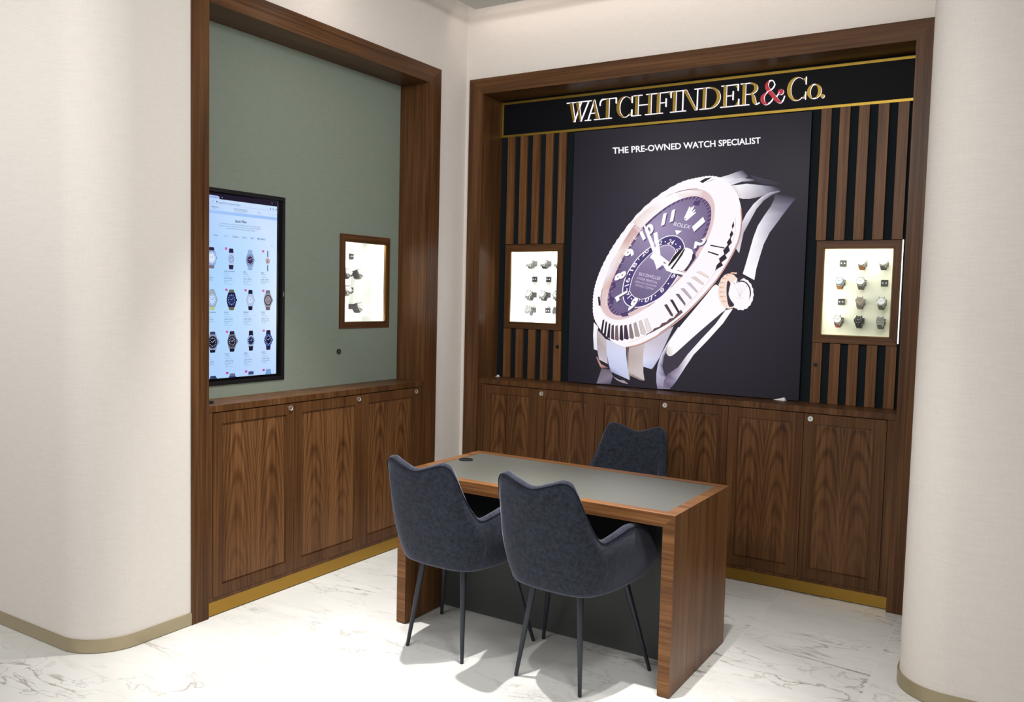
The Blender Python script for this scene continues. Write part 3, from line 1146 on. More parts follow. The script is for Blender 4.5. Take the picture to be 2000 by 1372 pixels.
m = MB().box(DX0 + DL, DX1 - DL, DY0 + 0.322, DY0 + 0.342, 0.004, z1 - DT)
local('modesty_panel', m, M['modesty'], desk, (1.47, DY0 + 0.33, 0.35))
gx, gy = 0.868, -1.168
m = MB().ring((gx, gy, zi), (0, 0, 1), 0.037, 0.030, 0.0045, 40)
m.cyl((gx, gy, zi), (0, 0, 1), 0.030, 0.002, 36)
m.box(gx - 0.028, gx + 0.010, gy - 0.010, gy - 0.006, zi + 0.002, zi + 0.0035, 1)
m.box(gx - 0.028, gx + 0.010, gy + 0.006, gy + 0.010, zi + 0.002, zi + 0.0035, 1)
local('cable_grommet', m, [M['black_plastic'], M['dark_metal']], desk, (gx, gy, zi))


# ------------------------------------------------------------------ chairs
def make_chair(label):
    root = thing('armchair', label, 'chair', (0, 0, 0), 0, 'blue grey velvet armchairs at the desk')
    # stations from the middle of the back round to the right arm's front: (bottom, middle, top)
    half = [((0.000, -0.208), (0.000, -0.250, 0.62), (0.000, -0.290, 0.855)),
            ((0.060, -0.206), (0.066, -0.248, 0.62), (0.073, -0.287, 0.874)),
            ((0.105, -0.200), (0.120, -0.241, 0.62), (0.134, -0.277, 0.893)),
            ((0.140, -0.190), (0.160, -0.229, 0.61), (0.172, -0.262, 0.880)),
            ((0.165, -0.178), (0.188, -0.214, 0.60), (0.193, -0.243, 0.830)),
            ((0.186, -0.162), (0.210, -0.194, 0.58), (0.206, -0.222, 0.762)),
            ((0.203, -0.142), (0.229, -0.168, 0.56), (0.221, -0.196, 0.692)),
            ((0.219, -0.112), (0.247, -0.132, 0.55), (0.236, -0.160, 0.646)),
            ((0.232, -0.070), (0.263, -0.080, 0.55), (0.259, -0.098, 0.662)),
            ((0.240, -0.015), (0.273, -0.017, 0.55), (0.274, -0.018, 0.683)),
            ((0.243, 0.050), (0.277, 0.055, 0.54), (0.277, 0.052, 0.670)),
            ((0.243, 0.110), (0.276, 0.125, 0.53), (0.275, 0.118, 0.632)),
            ((0.240, 0.160), (0.270, 0.185, 0.51), (0.270, 0.172, 0.575)),
            ((0.236, 0.185), (0.264, 0.218, 0.49), (0.265, 0.207, 0.520))]
    flat = [tuple(c for p in s for c in p) for s in half]
    full = [tuple(-v if k in (0, 2, 5) else v for k, v in enumerate(s)) for s in reversed(flat[1:])] + flat
    st = spline(full, 5)
    n = len(st)
    TH = 0.036
    m = MB()
    rows = None
    rim_line = []
    shell_pts = []
    for i, s in enumerate(st):
        a, b = st[max(i - 1, 0)], st[min(i + 1, n - 1)]
        t = Vector((b[2] - a[2], b[3] - a[3], 0)).normalized()
        nrm = Vector((t.y, -t.x, 0))          # outward
        # the back leans out behind the rear legs; the arms reach forward
        kb = min(1.0, max(0.0, (0.05 - s[3]) / 0.25))
        sh = -0.034 * kb + 0.040 * min(1.0, max(0.0, (s[3] - 0.05) / 0.17))
        hi = min(1.0, max(0.0, (s[7] - 0.66) / 0.2))
        bot, mid, top = Vector((s[0], s[1] + sh, 0.428)), Vector((s[2], s[3] + sh - 0.008 * kb, s[4])), Vector((s[5], s[6] + sh - 0.028 * hi * kb, s[7] - 0.004 + 0.003 * hi))
        prof = [bot - nrm * 0.060 + Vector((0, 0, -0.026)), bot - nrm * 0.030 + Vector((0, 0, -0.023)), bot - nrm * 0.010 + Vector((0, 0, -0.013)), bot]
        for k in range(1, 9):
            w = k / 8
            # quadratic through bottom, middle, top
            p = bot * ((w - 0.5) * (w - 1) * 2) + mid * (w * (1 - w) * 4) + top * (w * (w - 0.5) * 2)
            prof.append(p)
        up = Vector((0, 0, 1))
        rim_line.append(top + nrm * 0.0005)
        prof += [top - nrm * 0.005 + up * 0.007, top - nrm * 0.016 + up * 0.011, top - nrm * 0.028 + up * 0.008, top - nrm * TH - up * 0.002]
        for k in range(7, 0, -1):
            w = k / 8
            p = bot * ((w - 0.5) * (w - 1) * 2) + mid * (w * (1 - w) * 4) + top * (w * (w - 0.5) * 2)
            prof.append(p - nrm * (TH + 0.016 * math.sin(math.pi * w)))
        rows = len(prof)
        shell_pts.append([tuple(p + nrm * 0.0004) for p in prof])
        m.v += [tuple(p) for p in prof]
    for i in range(n - 1):
        for k in range(rows - 1):
            m.f.append((i * rows + k, (i + 1) * rows + k, (i + 1) * rows + k + 1, i * rows + k + 1))
            m.m.append(0)
            m.s.append(True)
    # rounded front ends of the arms
    for i, sgn in ((0, -1), (n - 1, 1)):
        base = [Vector(m.v[i * rows + k]) for k in range(rows)]
        out_i = list(range(3, 14))
        in_i = list(range(rows - 1, rows - 1 - 8, -1))
        c0 = len(m.v)
        cen = sum(base[3:], Vector()) / (rows - 3)
        L1 = [p + (cen - p) * 0.16 + Vector((0, 0.014, 0)) for p in base[3:]]
        m.v += [tuple(p) for p in L1]
        k0 = i * rows + 3
        cnt = rows - 3
        for k in range(cnt - 1):
            m.f.append((k0 + k, k0 + k + 1, c0 + k + 1, c0 + k))
            m.m.append(0)
            m.s.append(True)
        m.f.append((k0 + cnt - 1, k0, c0, c0 + cnt - 1))
        m.m.append(0)
        m.s.append(True)
        h = cnt // 2
        for k in range(h):
            a1, b1 = k, cnt - 1 - k
            if b1 - 1 > a1 + 1 or b1 - a1 >= 3:
                m.f.append((c0 + a1, c0 + a1 + 1, c0 + b1 - 1, c0 + b1))
                m.m.append(0)
                m.s.append(True)
    shell = m.build('shell', M['fabric'], root)
    # piping round the upper edge
    m = MB().tube(rim_line, 0.0026, 8)
    m.build('piping', M['piping'], root)
    # stitched seams down both sides, below the notch between back and arm
    for i0 in (6 * 5 + 0, n - 1 - 6 * 5):
        ln = [Vector(shell_pts[i0][k]) for k in range(3, 12)]
        m = MB().tube(ln, 0.0008, 6)
        m.build('seam', M['fabric'], root)
    # seat base closing the bottom of the bucket, and cushion
    foot = [(s[0] - 0, s[1]) for s in st]
    inner = []
    for i, s in enumerate(st):
        a, b = st[max(i - 1, 0)], st[min(i + 1, n - 1)]
        t = Vector((b[2] - a[2], b[3] - a[3], 0)).normalized()
        nrm = Vector((t.y, -t.x, 0))
        kb = min(1.0, max(0.0, (0.05 - s[3]) / 0.25))
        sh = -0.034 * kb + 0.040 * min(1.0, max(0.0, (s[3] - 0.05) / 0.17))
        inner.append((s[0] - nrm.x * 0.045, s[1] - nrm.y * 0.045 + sh))
    m = MB().prism(inner, lambda a, b, d: (a, b, d), 0.4065, 0.46)
    m.build('seat_base', M['fabric'], root)
    cush = [(x * 1.0, y) for x, y in inner] + [(0.17, 0.262), (0.0, 0.272), (-0.17, 0.262)]
    m = MB()
    N = len(cush)
    cx = sum(p[0] for p in cush) / N
    cy = sum(p[1] for p in cush) / N
    prof = [(0.90, 0.440), (0.985, 0.447), (1.0, 0.462), (0.99, 0.482), (0.94, 0.494), (0.8, 0.501), (0.45, 0.505)]
    for (k, z) in prof:
        m.v += [(cx + (p[0] - cx) * k, cy + (p[1] - cy) * k, z) for p in cush]
    for j in range(len(prof) - 1):
        for i in range(N):
            m.f.append((j * N + i, j * N + (i + 1) % N, (j + 1) * N + (i + 1) % N, (j + 1) * N + i))
            m.m.append(0)
            m.s.append(True)
    m.add([(cx + (p[0] - cx) * 0.45, cy + (p[1] - cy) * 0.45, 0.505) for p in cush], [tuple(range(N))])
    m.build('seat_cushion', M['fabric'], root)
    for (fx, fy, tx, ty) in ((-0.157, -0.195, -0.112, -0.140), (0.157, -0.195, 0.112, -0.140), (-0.280, 0.203, -0.190, 0.115), (0.270, 0.203, 0.180, 0.115)):
        m = MB().tube([(fx, fy, 0.0), (fx, fy, 0.004), (tx, ty, 0.415)], [0.0065, 0.0080, 0.0150], 18)
        m.build('leg', M['dark_metal'], root)
    return root


def copy_thing(o, label=None, parent=None):
    c = o.copy()
    COL.objects.link(c)
    if parent is not None:
        c.parent = parent
    if label:
        c['label'] = label
    for ch in list(o.children):
        copy_thing(ch, None, c)
    return c


chair_a = make_chair('blue grey velvet armchair at the near side of the desk, left of the pair')
chair_a.location = (1.160, -1.600, 0)
chair_a.rotation_euler = (0, 0, math.radians(-2.5))
chair_b = copy_thing(chair_a, 'blue grey velvet armchair at the near side of the desk, right of the pair')
chair_b.location = (1.732, -1.580, 0)
chair_b.rotation_euler = (0, 0, math.radians(-3.5))
chair_c = copy_thing(chair_a, 'blue grey velvet armchair alone behind the desk, facing the viewer')
chair_c.location = (1.472, -0.690, 0)
chair_c.rotation_euler = (0, 0, math.radians(180))


# ------------------------------------------------------------------ shop sign
YB_, YF_ = 0.2215, 0.2100                 # letter backs and faces
sign = thing('shop_sign', 'black shop sign with gold rules and gold lettering lit at its edges, over the poster', 'sign', (1.456, BB, SG0))
m = MB().box(BX0 + 0.001, BX1 - 0.001, YB_ + 0.0003, BB - 0.0003, SG0, SG1)
local('sign_board', m, M['board'], sign, (1.456, BB, 2.8))
for nm, q in (('gold_rule', (BX0 + 0.001, BX1 - 0.001, SG1 - 0.016, SG1)), ('gold_rule', (BX0 + 0.001, BX1 - 0.001, SG0, SG0 + 0.016)),
              ('gold_rule', (BX0 + 0.001, BX0 + 0.014, SG0 + 0.016, SG1 - 0.016)), ('gold_rule', (BX1 - 0.014, BX1 - 0.001, SG0 + 0.016, SG1 - 0.016))):
    m = MB().box(q[0], q[1], YB_ - 0.008, YB_ + 0.0003, q[2], q[3])
    local(nm, m, M['sign_brass'], sign, ((q[0] + q[1]) / 2, YB_, (q[2] + q[3]) / 2), bevel=0.0008)
ZL, ZH = 2.7485, 0.1265


def s1(u):
    return px(1100 + u / 7.407, 140 + (700 - 0.17 * u) * 0.5 / 7.407 + 34, 'y', 0.2).x


def s2(u):
    return px(1360 + u / 7.407, 140 + 260 / 7.407, 'y', 0.2).x


class Letter:
    def __init__(self, face):
        self.m = MB()
        self.face = face

    def poly(self, P, thin=False):
        pts = [(x, ZL + z * ZH) for x, z in P]
        self.m.prism(pts, lambda a, b, d: (a, d, b), YF_, YB_, 1 if thin else 0, 1)
        # the back cap sits on the board
        return self

    def bar(self, x0, x1, z0, z1, thin=True):
        return self.poly([(x0, z0), (x1, z0), (x1, z1), (x0, z1)], thin)

    def diag(self, x0, x1, xb0, xb1, z0=0.0, z1=1.0, thin=False):
        """slanting stroke: top edge x0..x1 at z1, bottom edge xb0..xb1 at z0"""
        return self.poly([(xb0, z0), (xb1, z0), (x1, z1), (x0, z1)], thin)

    def crescent(self, cx, rx, cz, rz, tl, tr, tz, a0=0, a1=360, n=40):
        """elliptical bowl with wall thickness tl at left, tr at right and tz at top and bottom"""
        O, I = [], []
        icx, irx = cx + (tl - tr) / 2, rx - (tl + tr) / 2
        for i in range(n + 1):
            a = math.radians(a0 + (a1 - a0) * i / n)
            O.append((cx + rx * math.cos(a), cz + rz * math.sin(a)))
            I.append((icx + irx * math.cos(a), cz + (rz - tz) * math.sin(a)))
        for i in range(n):
            w = math.hypot(O[i][0] - I[i][0], (O[i][1] - I[i][1]) * ZH)
            self.poly([O[i], O[i + 1], I[i + 1], I[i]], w < 0.006)
        return self

    def stroke(self, pts, closed=False):
        """pts: (x, z, width in metres)"""
        P = spline(pts, 5)
        L = []
        for i, p in enumerate(P):
            a, b = P[max(i - 1, 0)], P[min(i + 1, len(P) - 1)]
            dx, dz = b[0] - a[0], (b[1] - a[1]) * ZH
            l = math.hypot(dx, dz) or 1
            nx, nz = -dz / l * p[2] / 2, dx / l * p[2] / 2 / ZH
            L.append(((p[0] + nx, p[1] + nz), (p[0] - nx, p[1] - nz), p[2]))
        for A, B in zip(L, L[1:]):
            self.poly([A[0], A[1], B[1], B[0]], (A[2] + B[2]) / 2 < 0.006)
        return self

    def done(self, name):
        mats = [M['sign_brass'] if self.face == 'gold' else M['sign_red'], M['glow']]
        return local(name, self.m, mats, sign, (sum(v[0] for v in self.m.v) / len(self.m.v), YB_, 2.81))


M['sign_red'] = simple('sign_red', (205, 40, 62), 0.5)
h = 0.0042                                # thin stroke
hz = 0.028                                # thin stroke in capital heights
# W
L = Letter('gold')
L.diag(s1(75), s1(118), s1(135), s1(165), 0.0, 1)
L.diag(s1(165), s1(208), s1(232), s1(255), 0.0, 1)
L.diag(s1(240), s1(249), s1(146), s1(155), 0.0, 0.97, True)
L.diag(s1(345), s1(354), s1(240), s1(249), 0.0, 0.97, True)
L.bar(s1(35), s1(150), 1 - hz, 1).bar(s1(160), s1(330), 1 - hz, 1).bar(s1(335), s1(390), 1 - hz, 1)
L.done('letter')
# A
L = Letter('gold')
L.diag(s1(410), s1(437), s1(468), s1(515), 0.0, 1.02)
L.diag(s1(425), s1(434), s1(340), s1(349), 0.0, 0.95, True)
L.bar(s1(378), s1(455), 0.33, 0.33 + hz).bar(s1(302), s1(388), 0, hz).bar(s1(435), s1(552), 0, hz)
L.done('letter')
# T
L = Letter('gold')
L.bar(s1(607), s1(650), 0, 1, False).bar(s1(540), s1(752), 1 - hz, 1).bar(s1(744), s1(754), 0.72, 1).bar(s1(556), s1(690), 0, hz)
L.stroke([(s1(516), 0.68, .004), (s1(520), 0.86, .004), (s1(545), 0.97, .005), (s1(580), 0.99, .004)])
L.done('letter')


def cap_c(sx, x0, x1, name='letter'):
    L = Letter('gold')
    cx, rx = (sx(x0) + sx(x1)) / 2, (sx(x1) - sx(x0)) / 2
    L.crescent(cx, rx, 0.5, 0.52, 0.0215, 0.0045, 0.035, 52, 308)
    L.bar(sx(x1 - 10), sx(x1), 0.66, 0.99).bar(sx(x1 - 10), sx(x1), 0.0, 0.34)
    L.poly([(sx(x1 - 10), 0.93), (sx(x1 - 45), 0.93), (sx(x1 - 10), 0.72)])
    L.poly([(sx(x1 - 10), 0.07), (sx(x1 - 45), 0.07), (sx(x1 - 10), 0.26)])
    L.done(name)


cap_c(s1, 760, 985)
# H
L = Letter('gold')
L.bar(s1(1030), s1(1073), 0, 1, False).bar(s1(1217), s1(1260), 0, 1, False)
L.bar(s1(1073), s1(1217), 0.49, 0.49 + hz).bar(s1(1003), s1(1125), 1 - hz, 1).bar(s1(993), s1(1115), 0, hz)
L.bar(s1(1182), s1(1300), 1 - hz, 1).bar(s1(1175), s1(1296), 0, hz)
L.done('letter')
# F
L = Letter('gold')
L.bar(s1(1342), s1(1386), 0, 1, False).bar(s1(1302), s1(1548), 1 - hz, 1).bar(s1(1538), s1(1548), 0.70, 1)
L.poly([(s1(1538), 0.97), (s1(1500), 0.97), (s1(1538), 0.78)])
L.bar(s1(1386), s1(1470), 0.49, 0.49 + hz).bar(s1(1468), s1(1479), 0.30, 0.70).bar(s1(1298), s1(1432), 0, hz)
L.poly([(s1(1468), 0.45), (s1(1440), 0.50), (s1(1468), 0.56)])
L.done('letter')
# I
L = Letter('gold')
L.bar(s1(1577), s1(1620), 0, 1, False).bar(s1(1552), s1(1668), 1 - hz, 1).bar(s1(1537), s1(1662), 0, hz)
L.done('letter')
# N
L = Letter('gold')
L.bar(s1(1712), s1(1722), 0, 1).diag(s1(1722), s1(1768), s1(1890), s1(1925), 0, 1)
L.bar(s1(1922), s1(1932), 0, 1).bar(s1(1672), s1(1768), 1 - hz, 1).bar(s1(1880), s2(70), 1 - hz, 1).bar(s1(1666), s1(1766), 0, hz)
L.done('letter')
# D
L = Letter('gold')
L.bar(s2(88), s2(132), 0, 1, False).bar(s2(76), s2(190), 1 - hz, 1).bar(s2(45), s2(190), 0, hz)
L.crescent(s2(185), s2(342) - s2(185), 0.5, 0.5, 0.0, 0.0205, hz, -90, 90)
L.done('letter')
# E
L = Letter('gold')
L.bar(s2(386), s2(430), 0, 1, False).bar(s2(350), s2(600), 1 - hz, 1).bar(s2(588), s2(600), 0.70, 1)
L.poly([(s2(588), 0.97), (s2(545), 0.97), (s2(588), 0.78)])
L.bar(s2(430), s2(520), 0.49, 0.49 + hz).bar(s2(518), s2(530), 0.30, 0.70)
L.poly([(s2(518), 0.44), (s2(485), 0.50), (s2(518), 0.58)])
L.bar(s2(344), s2(614), 0, hz).bar(s2(602), s2(614), 0, 0.32)
L.poly([(s2(602), 0.03), (s2(560), 0.03), (s2(602), 0.24)])
L.done('letter')
# R
L = Letter('gold')
L.bar(s2(662), s2(706), 0, 1, False).bar(s2(628), s2(780), 1 - hz, 1).bar(s2(615), s2(762), 0, hz).bar(s2(706), s2(780), 0.47, 0.47 + hz)
L.crescent(s2(770), s2(880) - s2(770), 0.735, 0.265, 0.0, 0.0205, hz, -90, 90)
L.stroke([(s2(780), 0.48, .005), (s2(812), 0.40, .014), (s2(828), 0.22, .0205), (s2(845), 0.07, .017), (s2(870), 0.0, .005), (s2(912), 0.06, .004)])
L.done('letter')
# ampersand
L = Letter('red')
L.stroke([(s2(1105), 0.93, .004), (s2(1122), 0.80, .004), (s2(1100), 0.66, .004), (s2(1062), 0.56, .004)])
L.stroke([(s2(1105), 0.95, .004), (s2(1075), 1.0, .004), (s2(1040), 0.97, .006), (s2(1012), 0.86, .015), (s2(1012), 0.70, .0215), (s2(1050), 0.52, .0215),
          (s2(1100), 0.33, .0215), (s2(1150), 0.14, .0215), (s2(1190), 0.02, .016), (s2(1225), -0.02, .008), (s2(1255), 0.08, .004), (s2(1272), 0.25, .004)])
L.stroke([(s2(1062), 0.56, .004), (s2(1000), 0.46, .007), (s2(958), 0.32, .0185), (s2(955), 0.14, .0215), (s2(990), -0.01, .014), (s2(1040), -0.03, .006), (s2(1085), 0.08, .004), (s2(1108), 0.20, .004)])
L.stroke([(s2(1148), 0.22, .004), (s2(1175), 0.34, .004), (s2(1200), 0.44, .004)])
L.poly([(s2(1214) + 0.0165 * math.cos(a), 0.44 + 0.0165 / ZH * math.sin(a)) for a in [2 * math.pi * k / 20 for k in range(20)]])
L.done('ampersand')
cap_c(s2, 1305, 1580)
L = Letter('gold')
L.crescent((s2(1595) + s2(1805)) / 2, (s2(1805) - s2(1595)) / 2, 0.31, 0.325, 0.0185, 0.0185, 0.035)
L.done('letter')
L = Letter('gold')
L.poly([(s2(1824) + 0.0105 * math.cos(a), 0.07 + 0.0105 / ZH * math.sin(a)) for a in [2 * math.pi * k / 20 for k in range(20)]])
L.done('full_stop')

# ------------------------------------------------------------------ poster lightbox
PX0, PX1, PZ0, PZ1 = 0.7265, 2.2210, CT + 0.004, 2.678
PY = 0.196
box = thing('lightbox', 'tall backlit poster of a gold watch with a slanted face on a dark ground', 'lightbox', (1.47, BB, CT))
m = MB().box(PX0, PX1, PY, BB - 0.0005, PZ0, PZ1)
local('frame', m, M['black'], box, (1.47, BB, 1.8), bevel=0.003)
F = Flat('y', PY - 0.0006, 0.00003, -1)
A = lambda u, v: (1120 + u / 2.8583, 320 + v / 2.8583)
Bc = lambda u, v: (1190 + u / 6.862, 360 + v / 6.862)
Cc = lambda u, v: (1150 + u / 6.0606, 540 + v / 6.0606)


def AA(*p):
    return [A(a, b) for a, b in p]


def BB_(*p):
    return [Bc(a, b) for a, b in p]


def CC(*p):
    return [Cc(a, b) for a, b in p]


bgc = (56, 51, 62)
# dark ground with a soft vignette of its own
gx_ = [PX0 + 0.001 + (PX1 - PX0 - 0.002) * i / 10 for i in range(11)]
gz_ = [PZ0 + 0.001 + (PZ1 - PZ0 - 0.002) * i / 12 for i in range(13)]
n0 = len(F.v)
cols = []
for z in gz_:
    for x in gx_:
        F.v.append((x, PY - 0.0006, z))
        u, w = (x - PX0) / (PX1 - PX0), (z - PZ0) / (PZ1 - PZ0)
        k = 1.0 - 0.22 * (abs(u - 0.5) * 2) ** 2 - 0.18 * (abs(w - 0.55) * 2) ** 2
        cols.append((58 * k, 53 * k, 64 * k))
for j in range(12):
    for i in range(10):
        q = [j * 11 + i, j * 11 + i + 1, (j + 1) * 11 + i + 1, (j + 1) * 11 + i]
        F.f.append(tuple(n0 + t for t in q))
        F.c.append([cols[t] for t in q])
W_, W2, BG = (255, 252, 255), (244, 240, 250), bgc
lg, mg_, dg = (205, 200, 212), (150, 145, 160), (92, 86, 100)
# --- far bracelet links, top right
F.ribbon([(A(800, 82), A(850, 118), W_), (A(868, 62), A(905, 104), lg, W2), (A(905, 48), A(940, 95), (165, 160, 175), (190, 186, 198)), (A(945, 36), A(975, 70), BG, dg)])
F.ribbon([(A(850, 100), A(880, 120), W2), (A(930, 80), A(940, 100), lg), (A(1000, 84), A(1010, 96), dg), (A(1035, 90), A(1036, 94), BG)])
F.poly(AA((985, 60), (1040, 78), (1100, 92), (1160, 110), (1130, 118), (1060, 112), (1010, 95)), [(70, 62, 80), (72, 64, 84), (66, 60, 76), BG, BG, (70, 64, 78), (64, 58, 72)])
F.ribbon([(A(878, 122), A(915, 190), (235, 225, 228), (225, 205, 205)), (A(920, 118), A(945, 196), W_, (225, 215, 222)), (A(965, 112), A(985, 196), (240, 238, 246), (200, 192, 200)),
          (A(1015, 116), A(1040, 184), (205, 204, 216), (170, 162, 172)), (A(1065, 122), A(1090, 168), (150, 150, 166), (140, 134, 148)), (A(1110, 126), A(1130, 152), (92, 88, 104), (92, 86, 100)), (A(1150, 140), A(1158, 150), BG)])
# inner edge band beside the case
F.ribbon([(A(905, 470), A(925, 500), (230, 222, 230)), (A(930, 350), A(950, 385), (215, 208, 218), (190, 182, 196)), (A(965, 280), A(985, 320), W2, lg),
          (A(1005, 225), A(1022, 252), W2, lg), (A(1050, 185), A(1062, 206), (225, 222, 234), mg_), (A(1100, 160), A(1108, 176), lg, dg), (A(1150, 150), A(1155, 158), mg_, BG)])
# outer lug
F.ribbon([(A(945, 615), A(1010, 650), W_), (A(962, 560), A(1020, 590), W_), (A(985, 480), A(1040, 520), W_, (240, 236, 246)), (A(1005, 410), A(1062, 450), W_, (225, 222, 236)),
          (A(1030, 345), A(1095, 385), W2, (190, 186, 202)), (A(1065, 290), A(1140, 325), (215, 212, 222), (160, 155, 175)), (A(1100, 240), A(1180, 270), (150, 146, 160), (130, 125, 148)),
          (A(1120, 200), A(1215, 225), (105, 100, 114), (105, 100, 122)), (A(1125, 165), A(1245, 190), BG, BG)])
# --- lower lug
outl = spline(CC((1700, 380), (1600, 545), (1400, 765), (1200, 975), (1060, 1205), (962, 1333)), 4) + CC((812, 1333), (795, 1230), (800, 1120), (822, 1000), (865, 880), (950, 735), (1100, 565), (1230, 405), (1450, 165), (1570, 15))
F.poly(outl, (66, 60, 72))
F.ribbon([(Cc(1060, 600), Cc(1080, 610), W2), (Cc(930, 795), Cc(955, 810), (235, 232, 244), (170, 160, 190)), (Cc(855, 930), Cc(890, 950), (225, 222, 240), (120, 110, 140)), (Cc(818, 1040), Cc(872, 1065), (200, 196, 222), (92, 84, 110)),
          (Cc(800, 1150), Cc(900, 1170), (190, 184, 212), (110, 100, 130)), (Cc(800, 1250), Cc(960, 1240), (170, 164, 190), (150, 138, 165)), (Cc(812, 1333), Cc(962, 1333), (120, 112, 138), (130, 122, 145))])
F.ribbon([(Cc(1620, 400), Cc(1705, 385), W_), (Cc(1500, 565), Cc(1590, 555), W_), (Cc(1330, 745), Cc(1405, 760), W_), (Cc(1170, 925), Cc(1240, 930), (235, 228, 236), (248, 244, 250)),
          (Cc(1060, 1075), Cc(1140, 1080), (150, 140, 160), (225, 220, 232)), (Cc(930, 1160), Cc(1075, 1180), (95, 86, 105), (190, 182, 205)), (Cc(890, 1230), Cc(1030, 1250), (120, 110, 135), (150, 140, 170)), (Cc(880, 1320), Cc(968, 1325), (125, 115, 145), (100, 92, 115))])
blob = spline(CC((1500, 100), (1565, 185), (1622, 372), (1560, 440), (1400, 578), (1250, 708), (1080, 862), (1000, 930), (955, 945), (922, 915), (925, 870), (960, 765), (1080, 595), (1230, 415), (1380, 235)), 4, True)
F.poly(blob, W_)
F.poly(CC((925, 870), (940, 820), (1000, 840), (1000, 925), (955, 943), (924, 915)), [(225, 214, 212), (240, 232, 232), W_, (245, 238, 238), (225, 212, 210), (215, 202, 200)])
# --- lower bracelet links
F.ribbon([(Cc(60, 545), Cc(110, 600), W_), (Cc(52, 700), Cc(100, 740), W2), (Cc(60, 862), Cc(100, 880), (225, 222, 236))])
F.ribbon([(Cc(95, 625), Cc(215, 760), (196, 182, 184), (205, 194, 196)), (Cc(95, 760), Cc(212, 880), (176, 160, 162), (190, 178, 180)), (Cc(102, 880), Cc(218, 970), (186, 172, 178), (196, 186, 196)), (Cc(122, 985), Cc(226, 1040), (206, 200, 210), (200, 192, 204))])
F.ribbon([(Cc(86, 960), Cc(100, 950), (150, 120, 120)), (Cc(130, 1060), Cc(145, 1040), (200, 150, 140)), (Cc(150, 1092), Cc(240, 1085), (120, 78, 78), (70, 60, 72))])
F.ribbon([(Cc(206, 745), Cc(440, 822), (214, 212, 232), (222, 218, 234)), (Cc(210, 900), Cc(440, 920), (208, 214, 240), (214, 220, 244)), (Cc(235, 1040), Cc(460, 1080), (196, 202, 232), (206, 212, 238)), (Cc(262, 1130), Cc(485, 1230), (150, 152, 184), (190, 196, 226))])
F.poly(CC((437, 820), (475, 850), (470, 960), (480, 1120), (512, 1170), (655, 1235), (620, 1235), (492, 1180), (486, 1255), (468, 1120), (450, 980)), [(70, 52, 52), (92, 70, 66), (150, 130, 124), (205, 186, 168), (190, 168, 150), (160, 140, 130), (120, 100, 96), (110, 92, 84), (70, 62, 74), (205, 190, 176), (110, 90, 86)])
F.ribbon([(Cc(475, 848), Cc(665, 775), (190, 176, 178), (205, 192, 194)), (Cc(470, 960), Cc(645, 950), (184, 168, 164), (196, 182, 180)), (Cc(480, 1120), Cc(645, 1130), (196, 184, 184), (206, 194, 196)), (Cc(500, 1160), Cc(660, 1235), (170, 158, 160), (200, 190, 192))])
F.ribbon([(Cc(668, 768), Cc(1005, 590), (206, 198, 212), (200, 190, 204)), (Cc(650, 880), Cc(905, 810), (220, 214, 228), (200, 192, 208)), (Cc(640, 1000), Cc(835, 965), (222, 222, 244), (206, 206, 232)), (Cc(644, 1070), Cc(770, 1070), (200, 204, 234), (190, 194, 226)), (Cc(735, 1098), Cc(750, 1096), (190, 194, 226))])
F.poly(CC((150, 1095), (250, 1100), (285, 1180), (258, 1275), (92, 1268)), [(110, 100, 110), (90, 80, 92), (130, 122, 138), (86, 80, 96), (125, 118, 136)])
F.poly(CC((285, 1185), (360, 1225), (420, 1235), (470, 1275), (400, 1262), (330, 1230)), (160, 150, 156))
# --- case: scalloped rim and polished bezel
rim = [(110, 790), (118, 700), (150, 600), (205, 490), (275, 385), (370, 270), (480, 175), (600, 105), (700, 78), (770, 70), (830, 84), (885, 130), (925, 200), (938, 290), (925, 400), (880, 510), (800, 640), (705, 752), (600, 855), (480, 945), (380, 1003), (300, 1022), (225, 995), (160, 935), (118, 865)]
rs = spline(rim, 10, True)
N = len(rs)
sc_ = []
arc_len = 0.0
for i, p in enumerate(rs):
    a, b = rs[i - 1], rs[(i + 1) % N]
    dx, dy = b[0] - a[0], b[1] - a[1]
    l = math.hypot(dx, dy)
    arc_len += l / 2
    k = 1.6 * (1 + math.sin(arc_len * 2 * math.pi / 19)) if i < 120 or i > 190 else 0
    sc_.append((p[0] + dy / l * k, p[1] - dx / l * k))
F.poly([A(*p) for p in sc_], (253, 249, 254))
# rose-gold lower edge
edge = [(935, 250), (938, 330), (920, 430), (875, 530), (795, 655), (700, 765), (595, 868), (475, 955), (370, 1008), (300, 1024)]
F.line([A(*p) for p in spline(edge, 6)], 2.6, (224, 178, 168))
F.line([A(a + 2, b + 3) for a, b in spline(edge, 6)], 0.8, (120, 80, 78))
F.line([A(*p) for p in spline([(905, 300), (900, 400), (860, 500), (790, 610), (700, 720), (600, 822), (500, 900), (400, 960), (310, 1000)], 5)], 0.8, (236, 205, 196))
